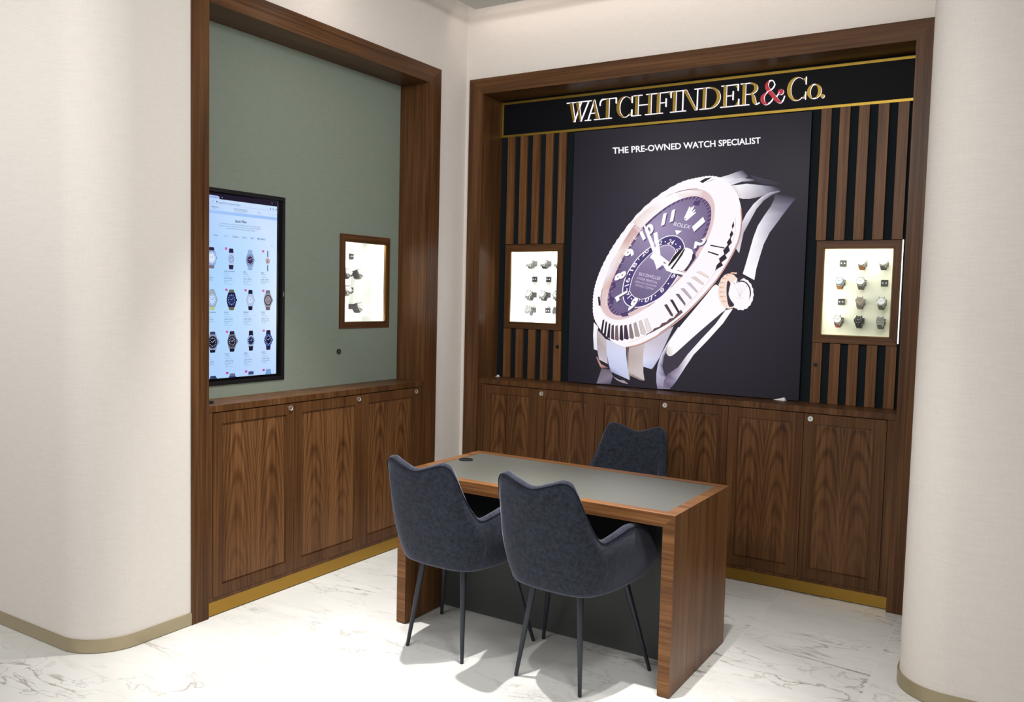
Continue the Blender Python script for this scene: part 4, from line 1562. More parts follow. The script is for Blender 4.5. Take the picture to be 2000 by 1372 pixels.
# toothed shadow of the fluting
for (P, c) in ((((893, 320), (898, 345), (885, 372), (893, 392), (878, 418), (885, 440), (866, 462), (874, 486), (848, 510), (858, 528), (826, 552), (836, 568), (800, 590), (790, 600), (800, 566), (818, 548), (812, 530), (842, 505), (836, 484), (862, 452), (856, 440), (876, 410), (872, 396), (888, 365), (884, 350)), (52, 44, 56)),
               (((600, 815), (612, 830), (590, 848), (560, 872), (530, 892), (490, 915), (440, 942), (400, 960), (410, 950), (440, 935), (450, 920), (480, 910), (495, 890), (520, 884), (535, 866), (560, 860), (575, 840)), (108, 84, 86))):
    F.poly([A(*p) for p in P], c)
dark = (44, 38, 48)
for q, c in (([(165, 520), (186, 510), (162, 680), (140, 668)], dark), ([(200, 542), (218, 532), (203, 705), (178, 690)], dark), ([(238, 562), (256, 556), (250, 738), (214, 720)], (50, 42, 52)),
             ([(272, 582), (296, 572), (300, 755), (262, 738)], (86, 70, 84)), ([(316, 592), (342, 576), (355, 752), (345, 765), (308, 748)], (124, 100, 104)), ([(372, 588), (398, 574), (410, 750), (398, 765), (364, 745)], (52, 44, 60)),
             ([(420, 584), (448, 572), (474, 735), (460, 752), (416, 738)], (72, 60, 76)), ([(478, 576), (500, 558), (535, 720), (522, 742), (484, 730)], (136, 124, 122)), ([(530, 558), (560, 540), (604, 700), (596, 718), (550, 712)], (176, 162, 160)),
             ([(592, 532), (622, 516), (676, 665), (664, 690), (620, 685)], (216, 204, 202)), ([(660, 508), (690, 496), (745, 640), (740, 656), (690, 656)], (236, 226, 224)),
             ([(892, 340), (925, 328), (1000, 458), (990, 478), (968, 462)], (88, 74, 82)), ([(960, 276), (996, 278), (1078, 425), (1060, 440)], (60, 52, 62)), ([(1028, 210), (1068, 208), (1146, 322), (1142, 352)], (116, 104, 116)),
             ([(1088, 146), (1130, 142), (1222, 256), (1208, 276)], (190, 178, 190)), ([(1160, 78), (1200, 72), (1292, 182), (1284, 196)], (206, 194, 204)), ([(1212, 12), (1262, 4), (1362, 84), (1356, 106)], (232, 212, 204)), ([(1275, -50), (1320, -58), (1425, 8), (1420, 24)], (244, 228, 220))):
    F.poly([Cc(*p) for p in q], c)
    F.line([Cc(*p) for p in q], 0.45, (130, 112, 118), closed=True)
for q in ([(765, 452), (845, 468), (843, 474), (764, 459)], [(752, 488), (812, 506), (808, 514), (750, 494)], [(705, 100), (735, 82), (775, 76), (722, 108)], [(730, 110), (745, 104), (800, 82), (770, 92)]):
    F.poly([A(*p) for p in q], (44, 38, 48))
F.poly([Cc(*p) for p in [(108, 242), (130, 240), (143, 345), (120, 350)]], dark)
# glass edge ring (rose) and rehaut
rehaut = spline([(152, 770), (165, 690), (205, 580), (265, 465), (350, 335), (440, 245), (530, 180), (620, 148), (700, 142), (755, 165), (785, 215), (788, 290), (765, 385), (715, 485), (640, 590), (540, 695), (435, 785), (340, 845), (260, 872), (198, 858), (162, 820)], 6, True)
nR = len(rehaut)
rc = []
for p in rehaut:
    k = (p[0] - 150) / 640
    rc.append((226 - 10 * k + 20 * (1 - p[1] / 870), 190 + 40 * k, 196 + 30 * k))
F.poly([A(*p) for p in rehaut], (228, 200, 202))
F.line([A(*p) for p in rehaut], 1.1, [(150, 110, 116) if p[0] < 700 and p[1] < 800 else (236, 224, 230) for p in rehaut], closed=True)
F.ribbon([(A(330, 330), A(375, 360), (236, 214, 208), (250, 240, 240)), (A(400, 262), A(440, 300), (238, 222, 216), W_), (A(480, 205), A(515, 242), W_), (A(560, 165), A(585, 205), W_), (A(640, 148), A(650, 186), W_, (240, 220, 220)), (A(720, 152), A(715, 188), (240, 222, 222), (226, 206, 210))])
F.ribbon([(A(160, 700), A(205, 700), (232, 200, 194), (214, 178, 176)), (A(190, 610), A(235, 625), W2, (225, 190, 184)), (A(240, 505), A(285, 530), (250, 236, 232), (220, 186, 182)), (A(285, 425), A(325, 455), (214, 176, 172), (228, 200, 196)), (A(330, 355), A(372, 385), (206, 164, 162), (222, 190, 188))])
dial = spline([(190, 775), (205, 690), (245, 590), (300, 485), (385, 360), (470, 278), (550, 222), (625, 190), (690, 183), (742, 205), (768, 250), (766, 320), (738, 405), (690, 490), (620, 585), (525, 680), (425, 765), (335, 822), (265, 848), (215, 832)], 6, True)


def dial_col(p):
    u, v = p
    k = max(0.0, 1 - math.hypot(u - 470, v - 360) / 330)
    return (116 + 54 * k, 102 + 54 * k, 138 + 52 * k)


F.poly([A(*p) for p in dial], [(96, 78, 118)] * len(dial))
dial2 = [(480 + (a - 480) * 0.93, 520 + (b - 520) * 0.95) for a, b in dial]
# radial-lit sunburst: rings shrinking to the hub
rings = [dial2] + [[(450 + (a - 450) * k, 500 + (b - 500) * k) for a, b in dial2] for k in (0.8, 0.6, 0.4, 0.2)]
dd = F.layer()
for Ra, Rb in zip(rings, rings[1:]):
    for i in range(len(Ra)):
        j = (i + 1) % len(Ra)
        q = [Ra[i], Ra[j], Rb[j], Rb[i]]
        F._put([A(*p) for p in q], [dial_col(p) for p in q], [(0, 1, 2, 3)], dd)
q = rings[-1]
F._put([A(*p) for p in q], [dial_col(p) for p in q], [tuple(range(len(q)))], dd)
# minute ticks on the flange
for i in range(0, len(dial), 2):
    p, c = dial[i], dial2[i]
    F.poly([A(p[0], p[1]), A(p[0] + 2, p[1] + 2), A(c[0] + 2, c[1] + 2), A(c[0], c[1])], (176, 150, 178))
for q in ([(678, 208), (712, 206), (700, 236), (668, 228)], [(262, 840), (300, 826), (310, 850), (275, 856)], [(205, 735), (228, 750), (222, 790), (205, 775)], [(222, 670), (236, 660), (238, 690), (222, 700)]):
    F.poly([A(*p) for p in q], (84, 68, 112))
# --- 24 hour ring
ro = spline([(277, 700), (290, 640), (325, 575), (375, 512), (450, 452), (500, 416), (540, 403), (580, 407), (608, 430), (622, 470), (618, 540), (590, 615), (540, 692), (487, 747), (425, 782), (375, 800), (331, 801), (298, 785), (281, 755)], 5, True)
ri = spline([(316, 700), (330, 640), (362, 578), (410, 525), (450, 490), (492, 462), (528, 454), (556, 466), (572, 492), (570, 550), (548, 612), (510, 671), (477, 706), (435, 738), (395, 755), (362, 754), (336, 740), (320, 720)], 5, True)
F.poly([A(*p) for p in ro], (82, 70, 122))
F.line([A(*p) for p in ro], 1.7, W_, closed=True)
F.poly([A(*p) for p in ri], [dial_col((a - 40, b - 90)) for a, b in ri])
F.line([A(*p) for p in ri], 1.3, (250, 240, 250), closed=True)
wt_ = (248, 242, 252)
def radial(s, ang, cen, up, rt, rad, hgt, wid, col, bold):
    """figure standing radially on the slanted dial; up, rt: the dial's 12 and 3 o'clock vectors"""
    t = math.radians(ang)
    ov = (up[0] * math.cos(t) + rt[0] * math.sin(t), up[1] * math.cos(t) + rt[1] * math.sin(t))
    tv = (rt[0] * math.cos(t) - up[0] * math.sin(t), rt[1] * math.cos(t) - up[1] * math.sin(t))
    o = (cen[0] + ov[0] * (rad - hgt / 2) - tv[0] * wid / 2, cen[1] + ov[1] * (rad - hgt / 2) - tv[1] * wid / 2)
    F.text(s, A(*o), (tv[0] * wid / 2.858, tv[1] * wid / 2.858), (ov[0] * hgt / 2.858, ov[1] * hgt / 2.858), col, bold)


for i in range(12):
    if i != 2:
        n_ = 24 if i == 0 else 2 * i
        radial(str(n_), 15 * n_, (449, 602), (112, -188), (128, 30), 0.875, 0.15, 0.24 if n_ > 9 else 0.12, wt_, 0.014)
    t = math.radians(30 * i + 15)
    a, b = 449 + 0.875 * (112 * math.cos(t) + 128 * math.sin(t)), 602 + 0.875 * (-188 * math.cos(t) + 30 * math.sin(t))
    F.poly([A(a + 4 * math.cos(q), b + 4 * math.sin(q)) for q in [k * math.pi / 5 for k in range(10)]], wt_)
# --- hour figures
for n_ in (1, 2, 6, 7, 8, 9, 10, 11):
    w_ = 0.23 if n_ > 9 else 0.13
    radial(str(n_), 30 * n_, (490, 541), (200, -330), (225, 50), 0.76, 0.20, w_, (100, 80, 118), 0.06)
    radial(str(n_), 30 * n_, (485, 535), (200, -330), (225, 50), 0.76, 0.20, w_, W_, 0.055)
# crown emblem: five prongs with ball tips over an oval base
base = [(1005, 455), (1022, 440), (1062, 470), (1040, 490), (1015, 482)]
for tip in ((1075, 305), (1098, 312), (1128, 298), (1142, 345), (1152, 378)):
    F.poly(BB_((1005, 455), tip, (tip[0] + 12, tip[1] + 8), (1055, 480)), W_)
    F.poly([Bc(tip[0] + 6 + 9 * math.cos(t), tip[1] + 4 + 9 * math.sin(t)) for t in [k * math.pi / 5 for k in range(10)]], W_)
F.poly(BB_(*base), W_)
F.poly([Bc(1023 + 13 * math.cos(t), 462 + 7 * math.sin(t)) for t in [k * math.pi / 6 for k in range(12)]], (150, 130, 160))
F.text('ROLEX', Bc(862, 555), (218 / 6.862, 44 / 6.862), (22 / 6.862, -50 / 6.862), wt_, 0.0)
F.poly(BB_((885, 618), (978, 626), (908, 682)), W_)
F.text('SKY-DWELLER', Bc(396, 1222), (290 / 6.862, 66 / 6.862), (14 / 6.862, -44 / 6.862), (236, 222, 240), 0.0)
F.text('OYSTER PERPETUAL', Bc(372, 1272), (275 / 6.862, 64 / 6.862), (10 / 6.862, -30 / 6.862), (226, 212, 232), 0.0)
F.text('SUPERLATIVE CHRONOMETER', Bc(345, 1315), (290 / 6.862, 70 / 6.862), (9 / 6.862, -27 / 6.862), (214, 200, 224), 0.0)
F.text('OFFICIALLY CERTIFIED', Bc(348, 1362), (250 / 6.862, 60 / 6.862), (9 / 6.862, -27 / 6.862), (214, 200, 224), 0.0)
for s, o, xv, yv in (('R O L E X', (248, 545), (130, -196), (16, 12)), ('ROLEX', (180, 790), (6, -60), (14, 2)), ('ROLEX', (590, 185), (100, -20), (4, -16))):
    F.text(s, A(*o), (xv[0] / 2.858, xv[1] / 2.858), (yv[0] / 2.858, yv[1] / 2.858), (246, 232, 232), 0.0)
# --- hands
F.poly(BB_((458, 535), (484, 548), (560, 700), (640, 880), (700, 960), (790, 1030), (860, 1080), (900, 1150), (1000, 1190), (1040, 1180), (1010, 1215), (880, 1200), (770, 1160), (720, 1080), (640, 1145), (625, 1090), (600, 1020), (548, 985), (590, 920), (560, 830), (510, 690)), W_)
F.poly(BB_((596, 660), (648, 640), (672, 790), (690, 940), (650, 960), (625, 900)), W_)
F.poly(BB_((600, 790), (628, 800), (632, 850), (606, 840)), (196, 176, 204))
F.poly(BB_((728, 1040), (760, 1052), (770, 1070), (735, 1060)), (140, 100, 120))
F.poly(BB_((655, 1130), (730, 1100), (745, 1112), (680, 1160)), (112, 92, 140))
# date lens
F.poly(BB_((1015, 850), (1060, 855), (1115, 880), (1128, 920), (1120, 990), (1085, 1060), (1050, 1100), (985, 1165), (900, 1150), (800, 1110), (785, 1085), (880, 930), (950, 875)), W_)
F.poly(BB_((945, 880), (1010, 850), (960, 930), (860, 1040), (800, 1105), (795, 1080), (870, 960)), (40, 36, 48))
F.poly(BB_((1010, 862), (1020, 872), (985, 950), (850, 1140), (825, 1135), (900, 1030)), (52, 46, 58))
F.line(BB_((1000, 870), (900, 1000), (810, 1105)), 0.8, (240, 214, 200))
F.poly(BB_((1120, 935), (1160, 940), (1165, 985), (1120, 1050), (1040, 1160), (1000, 1170), (1060, 1090), (1110, 1000)), (66, 54, 84))
F.poly(BB_((900, 1200), (960, 1210), (995, 1240), (940, 1235)), (70, 52, 78))
# --- winding crown
cr = [(872 + 62 * math.cos(t) * 1.0, 712 + 98 * math.sin(t)) for t in [k * math.pi / 24 for k in range(48)]]
cr = [(a + (2.5 if i % 3 == 0 else 0) * (1 if a > 872 else -1), b) for i, (a, b) in enumerate(cr)]
F.poly([A(*p) for p in cr], (250, 226, 214))
for k, (a, b) in enumerate(((832, 640), (822, 664), (818, 690), (818, 716), (822, 742), (834, 768), (852, 622), (880, 610))):
    F.ribbon([(A(a, b - 4), A(a, b + 4), (228, 168, 140)), (A(a + 34, b - 2), A(a + 34, b + 6), (250, 226, 206))])
kn = []
for i in range(72):
    t = i * math.pi / 36
    r = 1 + (0.035 if i % 4 < 2 else 0)
    kn.append((938 + 68 * r * math.cos(t), 728 + 88 * r * math.sin(t)))
F.poly([A(*p) for p in kn], (254, 250, 254))
F.poly(spline([A(862, 655), A(878, 668), A(872, 700), A(868, 730), A(880, 760), A(900, 790), A(874, 800), A(862, 770), A(856, 710)], 4, True), (66, 56, 70))
F.poly(spline([A(920, 640), A(945, 626), A(965, 632), A(950, 640), A(932, 652), A(912, 668)], 4, True), (66, 56, 70))
F.line([A(940 + 50 * math.cos(t), 722 + 66 * math.sin(t)) for t in [math.radians(-120 + 12 * k) for k in range(14)]], 2.6, [(250, 246, 250), (90, 82, 96)] + [(66, 58, 72)] * 9 + [(90, 82, 96), (200, 196, 206), (250, 246, 250)])
for tip in ((900, 668), (918, 656), (938, 652), (957, 662), (970, 684)):
    F.line([A(930, 745), A(*tip)], 0.5, (206, 198, 208))
    F.poly([A(tip[0] + 3 * math.cos(t), tip[1] + 3 * math.sin(t)) for t in [k * math.pi / 4 for k in range(8)]], (150, 142, 156))
F.line([A(905 + 14 * 0, 742), A(930, 756), A(958, 748)], 0.5, (206, 198, 208))
# headline
hl0, hl1 = px(1197.5, 301, 'y', 0.195), px(1486, 281, 'y', 0.195)
F.text('THE PRE-OWNED WATCH SPECIALIST', (1197.8, 300.8), (288.6, -20.4), (-0.4, -12.4), (255, 250, 255), 0.022)
pic = F.build('printed_fabric', M['picture'], None)
pic.parent = box
pic.matrix_parent_inverse = Matrix.Translation(box.location).inverted()

# ------------------------------------------------------------------ wall screen
scr = thing('wall_screen', 'upright touch screen sunk in the green wall, showing a web page of watches', 'screen', (LB, (SCR[0] + SCR[1]) / 2, SCR[2]))
e = 0.020
m = MB()
for (a, b, c, d) in ((SCR[0] + .001, SCR[0] + e, SCR[2] + .001, SCR[3] - .001), (SCR[1] - e, SCR[1] - .001, SCR[2] + .001, SCR[3] - .001), (SCR[0] + e, SCR[1] - e, SCR[2] + .001, SCR[2] + e), (SCR[0] + e, SCR[1] - e, SCR[3] - e, SCR[3] - .001)):
    m.box(LB - 0.030, LB + 0.004, a, b, c, d)
local('bezel', m, M['black_plastic'], scr, (LB, SCR[1], 1.6))
SX = LB - 0.012
m = MB().box(SX - 0.018, SX - 0.0005, SCR[0] + e, SCR[1] - e, SCR[2] + e, SCR[3] - e)
local('display_panel', m, simple('screen_glass', (8, 8, 11), 0.08), scr, (SX, SCR[1], 1.6))
m = MB().box(LB + 0.004, LB + 0.0048, SCR[1] - 0.012, SCR[1] - 0.008, 1.572, 1.598)
local('badge', m, M['steel'], scr, (LB, SCR[1], 1.58))
D = Flat('x', SX, 0.00003, 1)
S_ = lambda u, v: (400 + u / 6.8625, 360 + v / 6.8625)           # upper part of the page
U_ = lambda u, v: (400 + u / 6.8625, 560 + v / 6.8625)           # lower part


def yz(y, z):
    """pixel of a point of the screen plane"""
    v = Vector((SX, y, z)) - Vector(CAM['c'])
    c = v.dot(_F)
    return (1000 + CAM['f'] * v.dot(_R) / c, 686 - CAM['f'] * v.dot(_U) / c)


ya, yb_, za, zb = -1.972, -1.449, 1.143, 2.076


def Q(u, w):
    """page position: u 0..1 from its left to its right side, w 0..1 from its top to its bottom"""
    return yz(ya + (yb_ - ya) * u, zb - (zb - za) * w)


def rectp(u0, u1, w0, w1, c, n=1):
    D.poly([Q(u0, w0), Q(u1, w0), Q(u1, w1), Q(u0, w1)], c)


def label(s, u, w, width, hgt, c, bold=0.0):
    a, b, t = Q(u, w), Q(u + width, w), Q(u, w - hgt)
    D.text(s, a, (b[0] - a[0], b[1] - a[1]), (t[0] - a[0], t[1] - a[1]), c, bold)


rectp(0, 1, -0.020, 0.0107, (34, 28, 46))
ds = D.layer()
pg = [[(178, 205, 250), (196, 220, 254), (205, 224, 255), (200, 226, 255)], [(168, 208, 252), (176, 216, 255), (190, 224, 255), (214, 234, 255)], [(178, 214, 250), (182, 220, 255), (200, 226, 255), (222, 240, 255)], [(172, 204, 250), (176, 210, 252), (186, 214, 253), (190, 218, 255)]]
for j in range(3):
    for i in range(3):
        w0, w1 = 0.0107 + 0.9893 * j / 3, 0.0107 + 0.9893 * (j + 1) / 3
        D._put([Q(i / 3, w0), Q((i + 1) / 3, w0), Q((i + 1) / 3, w1), Q(i / 3, w1)], [pg[j][i], pg[j][i + 1], pg[j + 1][i + 1], pg[j + 1][i]], [(0, 1, 2, 3)], ds)
ink, ink2, ink3 = (40, 58, 110), (84, 110, 168), (122, 152, 206)
D.poly([Q(0, -0.006), Q(0.24, -0.006), Q(0.257, -0.002), Q(0.264, 0.0112), Q(0, 0.0112)], (178, 198, 248))
label('watchfinder', 0.13, 0.006, 0.10, 0.007, ink2)
label('x', 0.235, 0.005, 0.012, 0.006, ink2)
label('+', 0.285, 0.004, 0.014, 0.008, (230, 236, 250))
label('v', 0.925, -0.004, 0.014, 0.006, (220, 226, 245))
label('C', 0.175, 0.031, 0.018, 0.009, ink2)
D.poly([Q(0.222, 0.022), Q(0.234, 0.022), Q(0.234, 0.031), Q(0.222, 0.031)], ink)
label('watchfinder.se/special-offers', 0.248, 0.033, 0.27, 0.009, (60, 84, 140))
D.line([Q(0, 0.038), Q(1, 0.038)], 0.25, ink3)
label('OFFERINGS', 0.162, 0.060, 0.085, 0.008, ink)
label('R', 0.11, 0.060, 0.014, 0.008, ink)
D.line([Q(0.162, 0.065), Q(0.245, 0.065)], 0.22, ink3)
label('WATCHFINDER&Co.', 0.430, 0.061, 0.186, 0.012, (70, 92, 146), -0.01)
label('THE PRE-OWNED WATCH SPECIALIST', 0.437, 0.0695, 0.17, 0.0055, (104, 130, 186))
label('Search', 0.735, 0.062, 0.04, 0.007, ink2)
D.line([Q(0.735, 0.069), Q(0.85, 0.069)], 0.25, ink2)
for u in (0.875, 0.935, 0.975):
    D.line([Q(u, 0.056), Q(u + .016, 0.056), Q(u + .016, 0.067), Q(u, 0.067)], 0.22, ink3, closed=True)
for u in (0.905, 0.94, 0.985):
    D.poly([Q(u, 0.024), Q(u + .011, 0.024), Q(u + .011, 0.032), Q(u, 0.032)], ink2)
rectp(0, 1, 0.0745, 0.0915, (160, 197, 248))
label('Special Offers', 0.450, 0.1275, 0.145, 0.0145, (28, 40, 84), 0.02)
for k, (a, b, s) in enumerate(((0.265, 0.775, 'To complement our extensive pre-owned range we select pieces at a special price'), (0.255, 0.785, 'Discover our range of special offers and choose from the world of watches at'), (0.340, 0.70, 'prices that are below the market price and subject to change'))):
    label(s, a, 0.1445 + 0.0122 * k, b - a, 0.0078, (96, 124, 182))
for s, u, w, bd in (('Brands', 0.195, 0.048, 1), ('Gender', 0.315, 0.042, 0), ('Case Size', 0.418, 0.066, 1), ('Price', 0.545, 0.034, 1), ('Year', 0.648, 0.027, 1), ('More Filters', 0.738, 0.085, 1)):
    rectp(u - 0.012, u + w + 0.028, 0.2015, 0.2165, (186, 216, 252))
    label(s, u, 0.2125, w, 0.0085, ink if bd else ink3, 0.01 if bd else 0)
    label('v', u + w + 0.010, 0.2115, 0.010, 0.0045, ink2)
label('1234 watches', 0.10, 0.248, 0.07, 0.007, ink3)
label('Sort by', 0.915, 0.2465, 0.03, 0.006, ink2)


def ellip(cu, cw, ru, rw, c, n=28):
    D.poly([Q(cu + ru * math.cos(2 * math.pi * k / n), cw + rw * math.sin(2 * math.pi * k / n)) for k in range(n)], c)


def page_watch(cu, cw, st, cut=1.0):
    """a product picture: strap, lugs, case, dial, hour marks, hands, crown"""
    sc, strap, case, dialc, mark, kind = st
    ru, rw = 0.049 * sc, 0.0315 * sc
    sw = 0.62 if kind != 'slim' else 0.16
    for sgn in (-1, 1):
        if sgn == 1 and cut < 1:
            continue
        w1 = 0.058 if kind != 'slim' else 0.060
        D.poly([Q(cu - ru * sw, cw + sgn * rw * .75), Q(cu + ru * sw, cw + sgn * rw * .75), Q(cu + ru * sw * .82, cw + sgn * w1 * .98), Q(cu + ru * sw * .5, cw + sgn * w1), Q(cu - ru * sw * .5, cw + sgn * w1), Q(cu - ru * sw * .82, cw + sgn * w1 * .98)], strap[0 if sgn == -1 else 1])
    if kind == 'slim':
        ru, rw = ru * 0.55, rw * 0.55
    if kind == 'rect':
        D.poly([Q(cu + a * ru, cw + b * rw) for a, b in ((-.62, -1.05), (.62, -1.05), (.78, -.6), (.82, 0), (.78, .6), (.62, 1.05), (-.62, 1.05), (-.78, .6), (-.82, 0), (-.78, -.6))], case)
        D.poly([Q(cu + a * ru, cw + b * rw) for a, b in ((-.52, -.9), (.52, -.9), (.66, -.5), (.68, 0), (.66, .5), (.52, .9), (-.52, .9), (-.66, .5), (-.68, 0), (-.66, -.5))], dialc)
    else:
        if kind in ('diver', 'tonneau', 'lug'):
            D.poly([Q(cu + a * ru, cw + b * rw) for a, b in ((-.72, -1.12), (.72, -1.12), (1.0, -.3), (1.0, .3), (.72, 1.12), (-.72, 1.12), (-1.0, .3), (-1.0, -.3))], case)
        ellip(cu, cw, ru * 1.03, rw * 1.03, case)
        D.line([Q(cu + ru * math.cos(2 * math.pi * k / 28), cw + rw * math.sin(2 * math.pi * k / 28)) for k in range(28)], 0.3, tuple(max(0, v - 70) for v in case), closed=True)
        ellip(cu, cw, ru * 0.84, rw * 0.84, dialc)
    k1 = 0.7 if kind != 'rect' else 0.55
    for h_ in range(12):
        a = math.pi * h_ / 6
        u0, w0 = cu + ru * k1 * math.sin(a), cw - rw * k1 * 1.02 * math.cos(a)
        D.poly([Q(u0 - .0035 * sc, w0 - .0022 * sc), Q(u0 + .0035 * sc, w0 - .0022 * sc), Q(u0 + .0035 * sc, w0 + .0022 * sc), Q(u0 - .0035 * sc, w0 + .0022 * sc)], mark)
    D.line([Q(cu, cw), Q(cu + ru * .34, cw - rw * .34)], 0.55, mark)
    D.line([Q(cu, cw), Q(cu - ru * .40, cw - rw * .14)], 0.45, mark)
    if kind != 'slim':
        D.poly([Q(cu + ru * 1.0, cw - rw * .14), Q(cu + ru * 1.2, cw - rw * .16), Q(cu + ru * 1.2, cw + rw * .16), Q(cu + ru * 1.0, cw + rw * .14)], case)
    if kind == 'diver':
        D.poly([Q(cu + ru * .9, cw - rw * .5), Q(cu + ru * 1.3, cw - rw * .2), Q(cu + ru * 1.3, cw + rw * .2), Q(cu + ru * .9, cw + rw * .5)], case)
        ellip(cu, cw, ru * 0.92, rw * 0.92, (40, 44, 66))
        ellip(cu, cw, ru * 0.74, rw * 0.74, dialc)
        for h_ in range(12):
            a = math.pi * h_ / 6
            ellip(cu + ru * .6 * math.sin(a), cw - rw * .6 * math.cos(a), .004, .0022, mark, 8)
        D.line([Q(cu, cw), Q(cu + ru * .4, cw - rw * .3)], 0.7, mark)
        D.line([Q(cu, cw), Q(cu - ru * .3, cw - rw * .1)], 0.7, mark)


navy, silver, pale = (42, 34, 70), (150, 176, 222), (214, 232, 255)
blk, brownp, olive, greyb = (26, 26, 46), (118, 112, 130), (92, 106, 92), (110, 116, 140)
styles = [[(1.15, (navy, brownp), silver, pale, (90, 112, 160), 'lug'), (1.0, (navy, navy), (196, 214, 245), (170, 196, 236), (52, 66, 120), 'rect'), (1.05, (silver, silver), (146, 172, 214), (64, 50, 92), (236, 240, 255), 'lug'), (1.0, ((88, 110, 150), (88, 110, 150)), (176, 160, 190), (150, 110, 120), (240, 220, 220), 'slim')],
          [(1.15, ((150, 170, 190), (176, 200, 150)), (160, 176, 190), (190, 216, 250), (70, 96, 150), 'lug'), (1.18, (olive, (110, 104, 70)), (40, 38, 76), (42, 48, 96), (150, 190, 240), 'lug'), (1.0, (blk, blk), (176, 196, 234), (204, 224, 252), (60, 80, 140), 'lug'), (1.1, (brownp, (110, 96, 106)), (168, 164, 178), (136, 126, 136), (226, 220, 226), 'diver')],
          [(1.2, ((60, 70, 104), blk), (150, 158, 190), blk, (225, 232, 250), 'diver'), (1.12, (navy, blk), (120, 122, 130), (36, 36, 58), (214, 222, 240), 'diver'), (1.0, (blk, blk), (176, 206, 246), (30, 40, 84), (220, 232, 255), 'round'), (1.1, (navy, navy), (66, 92, 176), (24, 26, 60), (225, 232, 255), 'round')],
          [(1.2, ((44, 54, 92), blk), (52, 66, 108), (30, 36, 66), (100, 116, 160), 'lug'), (1.15, ((100, 112, 144), blk), (60, 72, 116), (36, 40, 72), (150, 160, 190), 'lug'), (1.0, ((60, 72, 120), blk), (170, 190, 226), (60, 76, 130), (200, 214, 240), 'lug'), (0.7, ((120, 158, 210), blk), (120, 158, 210), (120, 158, 210), (120, 158, 210), 'slim')]]
cu4 = [0.166, 0.400, 0.638, 0.869]
cw4 = [0.334, 0.5625, 0.796]
names4 = [['Omega', 'Vacheron Constantin', 'Rolex', 'Piaget'], ['Omega Constellation', 'Panerai', 'Montblanc', 'Panerai'], ['Panerai', 'Panerai', 'Graham', 'Bremont']]
for r in range(3):
    for c in range(4):
        cu, cw = cu4[c], cw4[r]
        page_watch(cu, cw, styles[r][c])
        if (r, c) != (0, 2) and (r, c) != (2, 2):
            rectp(cu - 0.078, cu - 0.050, cw - 0.0615, cw - 0.0495, (196, 40, 150))
            label('NEW', cu - 0.074, cw - 0.0530, 0.020, 0.0055, (250, 190, 235))
        x0 = cu - 0.088
        y0 = cw + 0.0725
        ln = len(names4[r][c])
        label(names4[r][c], x0, y0, 0.0070 * ln, 0.0078, ink, 0.012)
        label(('Seamaster', 'Patrimony', 'Submariner', 'Altiplano')[c], x0, y0 + 0.0105, 0.060, 0.0068, ink2)
        D.line([Q(x0, y0 + 0.0165), Q(x0 + 0.17, y0 + 0.0165)], 0.2, (166, 200, 246))
        label(('AVAILABLE', 'RESERVED FOR YOU', 'IN STOCK', 'AVAILABLE NOW')[c], x0, y0 + 0.0250, 0.075, 0.0055, ink3)
        label('£3,950  £4,750', x0, y0 + 0.0395, 0.100, 0.0078, (84, 70, 140), 0.006)
        label('Box: Yes  Papers: Yes', x0, y0 + 0.0510, 0.105, 0.0070, (72, 90, 150))
        label('Year: 2016', x0, y0 + 0.0605, 0.052, 0.0065, ink2)
        if c in (1, 2):
            label('View finance options', x0, y0 + 0.0705, 0.100, 0.0055, ink3)
for c in range(4):
    cu = cu4[c]
    rectp(cu - 0.078, cu - 0.050, 0.9655, 0.9775, (196, 40, 150))
    sc, strap, case, dialc, mark, kind = styles[3][c]
    w0 = (0.982, 0.9765, 0.973, 0.968)[c]
    D.poly([Q(cu - 0.032, w0), Q(cu + 0.032, w0), Q(cu + 0.036, 0.992), Q(cu - 0.036, 0.992)], strap[0])
    D.poly([Q(cu - 0.040, 0.9905), Q(cu + 0.040, 0.9905), Q(cu + 0.046, 0.9985), Q(cu - 0.046, 0.9985)], case)
dp = D.build('web_page', M['display'], None)
dp.parent = scr
dp.matrix_parent_inverse = Matrix.Translation(scr.location).inverted()


# ------------------------------------------------------------------ watch mounts and watches
def make_mount():
    """dark block on the case's back, a short arm and a padded disc roll; local front is -Y, wall at y = 0"""
    root = thing('watch_mount', '', 'mount')
    m = MB().box(-0.018, 0.018, -0.012, 0, -0.018, 0.018)
    m.build('block', M['mount'], root, bevel=0.0012)
    m = MB().box(-0.0007, 0.0007, -0.0128, -0.012, -0.004, 0.018)
    m.build('slot', M['black_plastic'], root)
    for s in (-1, 1):
        m = MB().cyl((s * 0.0085, -0.012, 0.0), (0, -1, 0), 0.0036, 0.0012, 16)
        m.build('pin', M['paper'], root)
    return root


def make_holder():
    root = thing('watch_mount', '', 'mount')
    m = MB().box(-0.016, 0.016, -0.040, 0, -0.017, 0.017)
    m.build('block', M['mount'], root, bevel=0.0012)
    m = MB().cyl((-0.0150, -0.062, -0.008), (1, 0, 0), 0.0262, 0.030, 32)
    m.build('roll', M['mount'], root)
    return root


